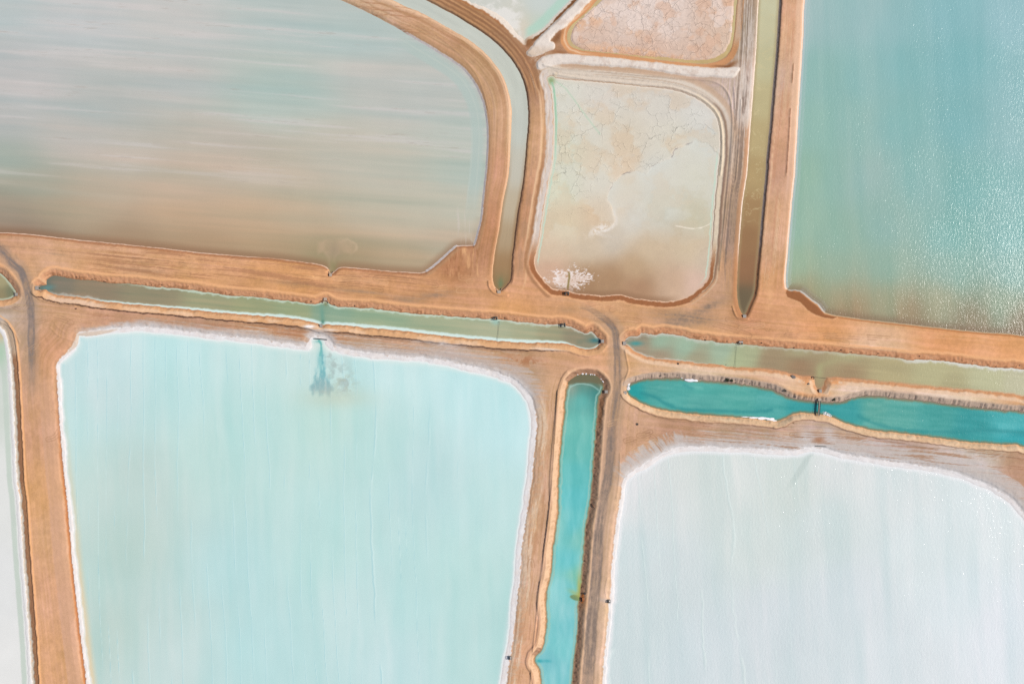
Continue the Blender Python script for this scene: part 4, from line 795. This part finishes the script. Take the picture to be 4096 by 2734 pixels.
WATERS = [
 ('P1', 'pond_water', 'still', 'large pale grey-green pond streaked sideways, turning tan along its lower shore', 'pond'),
 ('C1', 'canal_water', 'calm', 'pale grey-blue curved canal between two brown dykes', 'canal'),
 ('P2', 'pond_water', 'calm', 'whitish wedge-shaped pond above the diagonal white salt bank', 'pond'),
 ('P3', 'canal_water', 'calm', 'narrow khaki moat around the cracked pink mud', 'moat'),
 ('C2', 'canal_water', 'calm', 'straight khaki canal turning dark brown at its lower tip', 'canal'),
 ('P5', 'pond_water', 'water', 'teal glittering pond with a tan lower shore', 'pond'),
 ('C3', 'canal_water', 'calm', 'long olive-green canal with a pale aqua fringe along its lower bank', 'canal'),
 ('C4', 'canal_water', 'ripple', 'olive canal with a rusty notch in its bank, above the turquoise canal', 'canal'),
 ('C5', 'canal_water', 'ripple', 'deep turquoise canal pinched at a narrow footbridge', 'canal'),
 ('C6', 'canal_water', 'calm', 'light turquoise canal beside the grey gravel track', 'canal'),
 ('C0', 'canal_water', 'calm', 'rounded end of an olive canal left of the gravel track', 'canal'),
 ('P6', 'pond_water', 'still', 'pale aqua salt pond with fine blue cracks and a white rim', 'pond'),
 ('P7', 'pond_water', 'milk2', 'nearly white glittering salt pond with a thick white rim', 'pond'),
 ('P8', 'pond_water', 'still', 'sliver of a white salt pond beside the leftmost orange dyke', 'pond'),
]
M['milk2'] = water_mat('bright_brine', .088, 2.5, .12, .6)
for k, nm, mt, lb, cat in WATERS:
    cm = cells_of((W[k] < 6))
    if k == 'P3': cm &= cells_of(DM > -10)
    o = grid_mesh(nm, cm, np.full(X.shape, WL[k], np.float32), finish(CW[k]), M[mt])
    tag(o, lb, cat, 'structure')
# wet mud pan (P4): a real surface with low scarps
z4 = WL['P4']+.02*N20+.16*ss(4, -4, sc)*0-.10*ss(-3, 3, -sc)
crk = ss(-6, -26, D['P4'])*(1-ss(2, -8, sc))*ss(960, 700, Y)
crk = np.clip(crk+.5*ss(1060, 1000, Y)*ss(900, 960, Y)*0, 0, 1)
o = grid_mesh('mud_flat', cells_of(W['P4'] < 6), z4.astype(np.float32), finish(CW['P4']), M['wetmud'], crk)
tag(o, 'cream and tan wet mud pan, cracked in its upper part, with a white salt splash at the bottom', 'mud flat', 'structure')
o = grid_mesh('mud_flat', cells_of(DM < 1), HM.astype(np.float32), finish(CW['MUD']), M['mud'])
tag(o, 'cracked pink and orange dry mud inside the khaki moat', 'mud flat', 'structure')

# land, split into its kinds
deep = np.zeros(X.shape, bool)
for k in W: deep |= (W[k] < -9)
land = ~cells_of(deep, 'all')
warm = ss(.10, .35, (CG[..., 0]-CG[..., 2])/(CG[..., 0]+1))[..., None]
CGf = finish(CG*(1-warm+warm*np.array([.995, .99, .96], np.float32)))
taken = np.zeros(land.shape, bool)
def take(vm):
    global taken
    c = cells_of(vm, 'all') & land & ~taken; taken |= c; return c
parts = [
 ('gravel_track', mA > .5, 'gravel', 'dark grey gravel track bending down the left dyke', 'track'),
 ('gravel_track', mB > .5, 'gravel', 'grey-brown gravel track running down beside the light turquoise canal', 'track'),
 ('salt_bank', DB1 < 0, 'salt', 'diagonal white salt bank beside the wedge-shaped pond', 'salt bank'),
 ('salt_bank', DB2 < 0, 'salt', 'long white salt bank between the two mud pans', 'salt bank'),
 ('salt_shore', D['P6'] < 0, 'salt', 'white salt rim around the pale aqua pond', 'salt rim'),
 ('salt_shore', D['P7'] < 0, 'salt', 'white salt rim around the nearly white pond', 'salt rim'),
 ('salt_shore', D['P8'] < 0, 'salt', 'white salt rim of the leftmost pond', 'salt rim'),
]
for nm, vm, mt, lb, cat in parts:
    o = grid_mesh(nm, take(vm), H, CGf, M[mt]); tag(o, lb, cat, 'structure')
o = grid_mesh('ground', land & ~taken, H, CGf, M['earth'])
tag(o, 'bare orange-brown earth of the dykes and roads between the ponds', 'ground', 'structure')
# far ground beyond and beneath
me = bpy.data.meshes.new('terrain'); s = 22000
me.from_pydata([(-s, -s, -6), (s, -s, -6), (s, s, -6), (-s, s, -6)], [], [(0, 1, 2, 3)])
mt, n_, l_, b_ = new_mat('far_earth'); vec = coord(n_, l_); f = noise(n_, l_, vec, .004, 6)
cr = n_.new('ShaderNodeMix'); cr.data_type = 'RGBA'; l_.new(f, cr.inputs['Factor'])
cr.inputs['A'].default_value = (.42, .25, .16, 1); cr.inputs['B'].default_value = (.52, .40, .30, 1)
l_.new(cr.outputs['Result'], b_.inputs['Base Color']); b_.inputs['Roughness'].default_value = .95
me.materials.append(mt); o = bpy.data.objects.new('terrain', me); link(o); tag(o, 'flat brown plain reaching the horizon', 'terrain', 'structure')

# ------------------------------------------------------------------ small things
def at(x, y): return ((x-CX)*K, -(y-CY)*K)
def ground_z(x, y):
    c = min(max(np.searchsorted(ax, x), 1), NC-1); r = min(max(np.searchsorted(ay, y), 1), NR-1)
    return float(H[r, c])
def flat_mat(name, rgb, rough=.7, var=.15, metal=0.0, scale=3.0):
    m, n, l, b = new_mat(name); vec = coord(n, l)
    f = noise(n, l, vec, scale, 5, .6)
    mx = n.new('ShaderNodeMix'); mx.data_type = 'RGBA'
    mx.inputs['A'].default_value = tuple(c*(1-var) for c in rgb)+(1,); mx.inputs['B'].default_value = tuple(min(1, c*(1+var)) for c in rgb)+(1,)
    l.new(f, mx.inputs['Factor']); l.new(mx.outputs['Result'], b.inputs['Base Color'])
    b.inputs['Roughness'].default_value = rough; b.inputs['Metallic'].default_value = metal
    bp = n.new('ShaderNodeBump'); bp.inputs['Distance'].default_value = .02; l.new(f, bp.inputs['Height']); l.new(bp.outputs[0], b.inputs['Normal'])
    return m
M['conc'] = flat_mat('weathered_concrete', (.30, .27, .24)); M['paleconc'] = flat_mat('pale_concrete', (.40, .31, .24))
M['steel'] = flat_mat('dark_painted_steel', (.022, .038, .036), .5, .3); M['black'] = flat_mat('opening_shade', (.006, .008, .010), .9)
M['galv'] = flat_mat('galvanised_steel', (.50, .50, .49), .45, .1, .3); M['rust'] = flat_mat('rusty_steel', (.30, .10, .03), .8, .4)
M['crystal'] = flat_mat('salt_crystals', (.78, .78, .80), .6, .06, 0, 1.2); M['leaf'] = flat_mat('saltbush_leaves', (.045, .055, .028), .8, .4, 0, 2)
M['greyleaf'] = flat_mat('dry_saltbush_leaves', (.16, .14, .12), .8, .3, 0, 2); M['twig'] = flat_mat('twigs', (.12, .08, .05), .9)
M['rock'] = flat_mat('brown_rock', (.15, .075, .045), .9, .3); M['greyrock'] = flat_mat('grey_rock', (.17, .145, .13), .9, .3)
M['rubber'] = flat_mat('old_rubber', (.03, .03, .032), .8); M['timber'] = flat_mat('grey_timber', (.20, .15, .11), .9)

class MB:
    def __init__(s): s.bm = bmesh.new()
    def box(s, c, size, rz=0, bev=.03):
        r = bmesh.ops.create_cube(s.bm, size=1.0)
        for v in r['verts']: v.co = Vector((v.co.x*size[0], v.co.y*size[1], v.co.z*size[2]))
        if bev:
            es = list({e for v in r['verts'] for e in v.link_edges})
            rr = bmesh.ops.bevel(s.bm, geom=es, offset=min(bev, min(size)*.3), segments=1, affect='EDGES')
            vs = list({v for f in rr['faces'] for v in f.verts} | {v for v in r['verts'] if v.is_valid})
        else: vs = r['verts']
        mm = Matrix.Translation(c) @ Matrix.Rotation(rz, 4, 'Z')
        for v in vs: v.co = mm @ v.co
        return s
    def tube(s, a, b, r, seg=10, cap=True):
        a = Vector(a); b = Vector(b); d = b-a
        q = d.to_track_quat('Z', 'Y').to_matrix().to_4x4()
        bmesh.ops.create_cone(s.bm, cap_ends=cap, segments=seg, radius1=r, radius2=r, depth=d.length, matrix=Matrix.Translation((a+b)/2) @ q)
        return s
    def ring(s, c, R, r, seg=18, ver=7, axis='Z'):
        rows = []
        for i in range(seg):
            t = 2*math.pi*i/seg; row = []
            for j in range(ver):
                p = 2*math.pi*j/ver; rr = R+r*math.cos(p); q = (rr*math.cos(t), rr*math.sin(t), r*math.sin(p))
                if axis == 'X': q = (q[2], q[0], q[1])
                row.append(s.bm.verts.new(Vector(q)+Vector(c)))
            rows.append(row)
        for i in range(seg):
            for j in range(ver):
                s.bm.faces.new((rows[i][j], rows[(i+1) % seg][j], rows[(i+1) % seg][(j+1) % ver], rows[i][(j+1) % ver]))
        return s
    def lump(s, c, size, seed=0, sub=3, rough=.25):
        r = bmesh.ops.create_icosphere(s.bm, subdivisions=sub, radius=1.0); g_ = random.Random(seed)
        ph = [g_.uniform(0, 6.3) for _ in range(9)]
        for v in r['verts']:
            p = v.co; k = 1+rough*(math.sin(3*p.x+ph[0])*math.sin(3.3*p.y+ph[1])+.6*math.sin(6.1*p.y+ph[2])*math.sin(5.3*p.z+ph[3])+.45*math.sin(9.7*p.x+ph[4])*math.sin(11*p.y+ph[5]))
            z = p.z*k
            v.co = Vector((p.x*k*size[0]+c[0], p.y*k*size[1]+c[1], max(z, -.35)*size[2]+c[2]))
        return s
    def build(s, name, mat, parent=None, smooth=False):
        me = bpy.data.meshes.new(name); s.bm.normal_update(); s.bm.to_mesh(me); s.bm.free()
        me.materials.append(mat)
        if smooth:
            for p in me.polygons: p.use_smooth = True
        o = bpy.data.objects.new(name, me); link(o)
        if parent: o.parent = parent
        return o
def thing(name, label, cat, x, y, z, rz=0, group=None):
    o = bpy.data.objects.new(name, None); link(o); px, py = at(x, y)
    o.location = (px, py, z); o.rotation_euler = (0, 0, math.radians(rz)); tag(o, label, cat, None, group); return o

# sluice gate: local +Y points to the water side
def sluice(label, x, y, rz, zb, w_=1.9, d_=2.0, group='sluice gates', pale=False, h=2.3):
    t = thing('sluice_gate', label, 'sluice gate', x, y, zb, rz, group)
    f = MB()
    for sx in (-1, 1):
        for sy in (-1, 1): f.box((sx*w_/2, sy*d_/2, h/2-.6), (.2, .2, h+1.2))
    for sx in (-1, 1): f.box((sx*w_/2, 0, h-.1), (.2, d_-.2, .2))
    for sy in (-1, 1): f.box((0, sy*d_/2, h-.1), (w_-.2, .2, .2))
    f.build('frame', M['steel'], t)
    MB().box((0, -d_*.12, h*.3), (w_-.25, .09, h*.9)).build('gate_panel', M['steel'], t)
    gl = MB()
    for i in range(6): gl.box((0, -d_*.38+i*d_*.075, h+.04), (w_+.3, d_*.055, .06), bev=.01)
    gl.build('walkway', M['galv'] if pale else M['steel'], t)
    MB().tube((0, -d_*.12, h*.7), (0, -d_*.12, h+.9), .05).build('spindle', M['galv'], t)
    MB().ring((0, -d_*.12, h+.9), .28, .035).build('handwheel', M['rust'], t)
    for sx in (-1, 1): MB().box((sx*(w_/2+.22), -.15, .2), (.16, d_*.9, 1.9)).build('side_wall', M['conc'], t)
    return t
# pipe culvert: concrete headwall with a dark mouth; local +Y points out over the water
def culvert(label, x, y, rz, zb, w_=2.6, pale=False, group='culverts under the dykes', wings=True):
    t = thing('culvert', label, 'culvert', x, y, zb, rz, group)
    mt = M['paleconc'] if pale else M['conc']
    hw = MB(); hw.box((-w_*.33, 0, .6), (w_*.34, .35, 2.6)); hw.box((w_*.33, 0, .6), (w_*.34, .35, 2.6)); hw.box((0, 0, 1.55), (w_*.32, .35, .68))
    hw.build('headwall', mt, t)
    MB().tube((0, -1.6, .55), (0, .35, .55), w_*.2, 16, False).ring((0, .36, .55), .01, .01).build('pipe', M['steel'], t)
    MB().tube((0, -.5, .55), (0, .05, .55), w_*.19, 16, True).build('mouth', M['black'], t)  # black plug stands in for the shade inside the pipe
    MB().box((0, -.9, 1.98), (w_*.9, 1.6, .12)).build('cover_slab', mt, t)
    if wings:
        for sx in (-1, 1): MB().box((sx*w_*.62, .75, .2), (.2, 1.7, 1.7), rz=-sx*.5).build('wing_wall', mt, t)
    return t

sluice('dark steel sluice gate standing in the brown wet edge of the cream mud pan', 2268, 1174, 178, -.5)
sluice('green-black sluice gate leaning out over the right half of the olive canal', 2254, 1300, 186, -2.0, 2.0, 2.3)
sluice('square black sluice gate on the olive canal bank above a thin cable', 1982, 1272, 180, -2.1, 1.9, 1.8)
sluice('sluice gate with a bright metal top above the canal with the rusty notch', 2964, 1370, 180, -2.0, 1.9, 1.9, pale=True)
sluice('black and white sluice box in the white right rim of the pale aqua pond', 2040, 2629, 90, -1.2, 1.7, 1.7, pale=True)
sluice('black sluice box in the left rim of the nearly white pond', 2436, 2403, -90, -1.2, 1.5, 1.5)
culvert('culvert with a sand-coloured slab above the middle of the olive canal', 1301, 1201, 180, -2.2, 2.2, True)
culvert('dark culvert on the lower bank of the olive canal, facing the sand-coloured slab', 1284, 1297, 0, -2.2, 2.0, wings=False)
culvert('culvert at the right tip of the long olive canal', 2405, 1364, 90, -2.2, 2.2)
culvert('culvert at the left tip of the canal with the rusty notch', 2503, 1372, -90, -2.2, 2.4)
culvert('culvert at the dark lower tip of the straight khaki canal', 2978, 1259, 0, -1.6, 2.2, wings=False)
culvert('pale grey culvert at the lower tip of the curved grey-blue canal', 1996, 1162, 0, -1.3, 2.2, True)
culvert('angular culvert at the left tip of the long olive canal', 151, 1151, -90, -2.2, 2.6)
culvert('culvert at the end of the canal left of the dark track', 59, 1177, 90, -2.1, 2.0)
culvert('small inlet culvert in the lower shore of the large streaked pond', 1323, 1094, 0, -1.2, 1.8, True)
culvert('half-buried culvert in the right bank of the light turquoise canal, near its top', 2420, 1566, 90, -2.5, 2.0, wings=False)
culvert('culvert at the left tip of the deep turquoise canal', 2506, 1570, -90, -2.6, 2.0, wings=False)
culvert('greenish culvert grate at the bottom of the rusty notch', 3282, 1558, 0, -2.0, 1.8, wings=False)

# footbridge
t = thing('footbridge', 'narrow dark footbridge with a pale walkway across the turquoise canal', 'footbridge', 3277, 1632, -1.2, -4)
L = 9.0
MB().box((0, 0, .85), (.42, L, .10)).build('deck', M['paleconc'], t)
gd = MB(); gd.box((-.42, 0, .62), (.34, L, .45)); gd.box((.42, 0, .62), (.34, L, .45)); gd.build('girder', M['steel'], t)
for sx in (-1, 1):
    r = MB()
    for i in range(7): r.tube((sx*.55, -L/2+.3+i*(L-.6)/6, .8), (sx*.55, -L/2+.3+i*(L-.6)/6, 1.9), .035, 6)
    r.tube((sx*.55, -L/2, 1.9), (sx*.55, L/2, 1.9), .04, 6); r.tube((sx*.55, -L/2, 1.4), (sx*.55, L/2, 1.4), .03, 6)
    r.build('railing', M['steel'], t)
MB().box((0, L/2+.75, .65), (1.9, 1.5, 1.0)).build('abutment', M['paleconc'], t)
pr = MB()
for yy in (-L/4, L/4): MB().tube((0, yy, -2.5), (0, yy, .4), .16, 8).build('pier', M['steel'], t)

def beam(label, x0, y0, x1, y1, z, wd, mat, name='boom', cat='boom', group=None, h=.18, posts=True):
    a = at(x0, y0); b = at(x1, y1); mx, my = (x0+x1)/2, (y0+y1)/2
    L = math.hypot(b[0]-a[0], b[1]-a[1]); ang = math.degrees(math.atan2(b[1]-a[1], b[0]-a[0]))
    t = thing(name, label, cat, mx, my, z, ang, group)
    MB().box((0, 0, .5), (L, wd, h)).build('rail' if posts else 'line', mat, t)
    if posts:
        for s_ in (-1, -.33, .33, 1): MB().tube((s_*L/2*.94, 0, -1.4), (s_*L/2*.94, 0, .45), .09, 8).build('post', mat, t)
    return t
beam('dark timber weir beam across the teal inlet of the pale aqua pond', 1256, 1353, 1308, 1358, -.9, .5, M['steel'], 'weir_beam', 'weir', h=.3)
beam('dark bent weir beam at the top inlet of the nearly white pond', 3262, 1783, 3306, 1785, -.9, .4, M['steel'], 'weir_beam', 'weir', h=.3)
def cable(label, x0, y0, x1, y1, z):
    t = thing('cable', label, 'cable', (x0+x1)/2, (y0+y1)/2, z)
    a = Vector(at(x0, y0)+(0,))-Vector(t.location).to_2d().to_3d(); b = Vector(at(x1, y1)+(0,))-Vector(t.location).to_2d().to_3d()
    m = MB(); prev = None
    for i in range(9):
        q = a.lerp(b, i/8); q.z = .9-.5*(1-(2*i/8-1)**2)
        if prev is not None: m.tube(prev, q, .06, 6)
        prev = q
    m.build('wire', M['steel'], t)
    for q in (a, b): MB().tube((q.x, q.y, -1), (q.x, q.y, 1.0), .09, 8).build('post', M['steel'], t)
cable('thin cable across the olive canal below the square black sluice gate', 1998, 1286, 1989, 1365, -1.9)
cable('thin cable across the canal below the bright-topped sluice gate', 2948, 1385, 2942, 1472, -1.9)
cable('thin cable drawn across the mouth of the rusty notch', 3256, 1507, 3314, 1513, -1.9)

# pump outlet on the right bank of the light turquoise canal
t = thing('pump_outlet', 'rusty pump outlet with an orange stain on the bank of the light turquoise canal', 'pump outlet', 2327, 2398, -2.0, 8)
MB().tube((0, -1.3, .5), (.2, 1.2, .9), .30, 12).build('pipe', M['rubber'], t)
MB().box((.9, .2, 1.2), (1.1, 1.9, .8)).build('housing', M['rust'], t)
MB().tube((-.9, -.3, .2), (.4, -.2, .6), .16, 10).build('spout', M['rust'], t)
t = thing('drum', 'black round drum on the bank just above the orange stain', 'drum', 2339, 2373, -1.1)
MB().tube((0, 0, -.3), (0, 0, .9), .62, 18).build('body', M['rubber'], t); MB().ring((0, 0, .9), .58, .05).build('rim', M['rubber'], t)
def tyre(label, x, y, R=.7, r=.24):
    t = thing('tyre', label, 'tyre', x, y, ground_z(x, y)+r*.8, 0, None)
    MB().ring((0, 0, 0), R, r, 22, 9).build('tread', M['rubber'], t, True)
tyre('old dark ring-shaped tyre at the left edge of the rusty notch', 3254, 1511, .75, .16)
tyre('small dark tyre on the pale spit beside the olive canal', 2713, 1454, .38, .22)

def rock(label, x, y, sx, sy, sz, mat='rock', seed=1, group=None, z=None, name='rock', cat='rock'):
    o = MB().lump((0, 0, 0), (sx, sy, sz), seed).build(name, M[mat], None, True)
    px, py = at(x, y); o.location = (px, py, (ground_z(x, y) if z is None else z)+sz*.2); tag(o, label, cat, None, group)
    return o
rock('brown boulder alone on the earth below the left end of the olive canal', 304, 1234, .62, .45, .4, 'rock', 3)
rock('grey rock on the orange sand left of the rusty notch', 3234, 1534, .75, .6, .5, 'greyrock', 4)
rock('flat grey rubble patch at the upper left of the rusty notch', 3174, 1508, 1.5, 1.3, .35, 'greyrock', 5)
rock('single sand-coloured rock in the shallows near the thin cable', 2906, 1458, .5, .35, .4, 'rock', 6)
rock('small black rock on the lower bank left of the footbridge', 3174, 1692, .4, .28, .3, 'rock', 7)
# stones scattered down the canal banks
k_ = 0
BANKS = [('C5', 26, 'greyrock', 'dark stones along the upper bank of the deep turquoise canal', -1, 2560, 4090),
         ('C3', 30, 'rock', 'brown stones along the upper bank of the olive canal', -1, 250, 2380),
         ('C4', 20, 'rock', 'brown stones along the upper bank of the canal with the rusty notch', -1, 2540, 4090),
         ('C6', 20, 'rock', 'brown stones along the right bank of the light turquoise canal', 1, 0, 4096)]
for k, cnt, mt, gname, sd, x0, x1 in BANKS:
    g_ = GR[k][1] if k != 'C6' else -GR[k][0]
    ok = (W[k] > 1.5) & (W[k] < 15) & (g_ < -.5) & (X > x0) & (X < x1) & (Y > 0) & (Y < 2700)
    rr, cc = np.nonzero(ok); r2 = np.random.RandomState(len(rr) % 1000+cnt)
    for j in r2.choice(len(rr), cnt, replace=False):
        s_ = .2+.35*r2.rand()**2; k_ += 1
        rock(gname.replace('stones', 'stone lying'), float(X[rr[j], cc[j]]), float(Y[rr[j], cc[j]]), s_, s_*.8, s_*.7, mt, k_, gname, float(H[rr[j], cc[j]]), 'stone', 'stone')
# salt lumps and slabs
o = rock('large white salt slab floating against the upper bank of the deep turquoise canal', 2767, 1519, 4.1, 1.35, .28, 'crystal', 12, None, WL['C5'], 'salt_slab', 'salt slab'); o.rotation_euler.z = math.radians(-7)
rock('pair of tiny white salt chunks just left of the large salt slab', 2730, 1511, .45, .35, .25, 'crystal', 13, None, WL['C5'], 'salt_lump', 'salt lump')
lumps = [(2311,1498,.45,.3),(2331,1495,.7,.42),(2345,1495,.55,.5),(2363,1497,.5,.45),(2371,1497,.42,.36),(2379,1499,.45,.36)]
for i, (x, y, a, b) in enumerate(lumps):
    rock(['smallest white salt lump, leftmost along the top of the light turquoise canal','long white salt lump second from the left at the top of the light turquoise canal','white salt lump third from the left at the top of the light turquoise canal','white salt lump fourth from the left at the top of the light turquoise canal','white salt lump fifth from the left at the top of the light turquoise canal','white salt lump sixth from the left at the top of the light turquoise canal'][i], x, y, a, b, .4, 'crystal', 20+i, 'salt lumps at the top of the light turquoise canal', WL['C6']+.1, 'salt_lump', 'salt lump')
for i, (x, y, a, b, rz) in enumerate([(2402,1507,.9,.3,-35),(2406,1515,.65,.42,-60),(2413,1526,.85,.35,-55)]):
    o = rock(['upper','middle','lower'][i]+' of three white salt lumps on the top right bend of the light turquoise canal', x, y, a, b, .35, 'crystal', 30+i, 'salt lumps at the top of the light turquoise canal', WL['C6']+.1, 'salt_lump', 'salt lump'); o.rotation_euler.z = math.radians(rz)
o = rock('pale cream salt lump at the left tip of the deep turquoise canal', 2517, 1537, 1.0, .6, .5, 'crystal', 40, None, WL['C5']+.1, 'salt_lump', 'salt lump'); o.rotation_euler.z = math.radians(55)
def foam(label, x, y, rx, ry, n, seed, z, rz=0):
    g_ = random.Random(seed); m = MB(); 
    for i in range(n):
        a = g_.uniform(0, 6.28); q = g_.random()**.6; s_ = g_.uniform(.12, .34)*(1.25-q*.6)
        m.lump((math.cos(a)*q*rx, math.sin(a)*q*ry, 0), (s_*1.3, s_, .07), seed*100+i, 1, .3)
    o = m.build('foam', M['crystal'], None, True); px, py = at(x, y); o.location = (px, py, z+.03); o.rotation_euler.z = math.radians(rz); tag(o, label, 'foam', 'stuff')
foam('white foam flecks at the left tip of the deep turquoise canal', 2515, 1553, 1.0, 1.5, 60, 3, WL['C5'])
foam('white foam patch on the lower shore right of the footbridge', 3312, 1657, 3.2, 1.2, 90, 4, WL['C5'], -20)
m_ = MB()
for i_, (x_, y_, a_, b_) in enumerate([(2985,1670,2.6,.25),(3020,1672,3.2,.55),(3055,1673,3.4,.8),(3085,1676,2.6,.85),(3102,1681,1.3,.5)]):
    p_ = at(x_, y_); q_ = at(3050, 1675); m_.lump((p_[0]-q_[0], p_[1]-q_[1], 0), (a_, b_, .16), 60+i_, 3, .3)
o = m_.build('salt_slab', M['crystal'], None, True); p_ = at(3050, 1675); o.location = (p_[0], p_[1], WL['C5']+.05); o.rotation_euler.z = math.radians(-2); tag(o, 'thin white salt shelf along the lower shore left of the narrows', 'salt slab')
# bushes: stems and many small leaves
def bush(label, x, y, rx, ry, h, mat, seed, z=None, n=420):
    g_ = random.Random(seed); t = thing('shrub', label, 'shrub', x, y, ground_z(x, y) if z is None else z)
    st = MB(); 
    for i in range(9):
        a = i*.7+g_.random(); st.tube((0, 0, -.2), (math.cos(a)*rx*.6, math.sin(a)*ry*.6, h*g_.uniform(.5, .85)), .03, 5)
    st.build('stems', M['twig'], t)
    bm = bmesh.new(); cl = [(g_.uniform(-.7, .7), g_.uniform(-.7, .7), g_.uniform(.35, .85)) for _ in range(11)]
    for i in range(n):
        c = cl[g_.randrange(11)]
        p = Vector(((c[0]+g_.gauss(0, .22))*rx, (c[1]+g_.gauss(0, .22))*ry, max(.05, c[2]+g_.gauss(0, .16))*h))
        d1 = Vector((g_.gauss(0, 1), g_.gauss(0, 1), g_.gauss(0, .7))).normalized(); d2 = d1.cross(Vector((g_.gauss(0, 1), g_.gauss(0, 1), g_.gauss(0, 1)))).normalized(); s_ = g_.uniform(.14, .27)
        vs = [bm.verts.new(p+d1*s_), bm.verts.new(p+d2*s_*.5), bm.verts.new(p-d1*s_), bm.verts.new(p-d2*s_*.5)]; bm.faces.new(vs)
    m = MB(); m.bm.free(); m.bm = bm; m.build('foliage', M[mat], t)
bush('dark green round bush at the waterline below the pale spit, the larger of a pair', 2911, 1520, 1.15, 1.1, 1.3, 'leaf', 5)
bush('dark green bush just right of its larger neighbour below the pale spit', 2928, 1521, .95, .8, 1.1, 'leaf', 6)
bush('dark olive bush on the bank right of the footbridge', 3337, 1595, 1.1, 1.4, 1.2, 'leaf', 7)
bush('scruffy dark bush alone on the brown earth below the deep turquoise canal', 2549, 1695, .6, .8, .6, 'greyleaf', 8, None, 200)
bush('dry grey bush on the upper bank left of the narrows', 3140, 1560, 1.0, .8, .8, 'greyleaf', 9, None, 240)
print('verts', X.size)
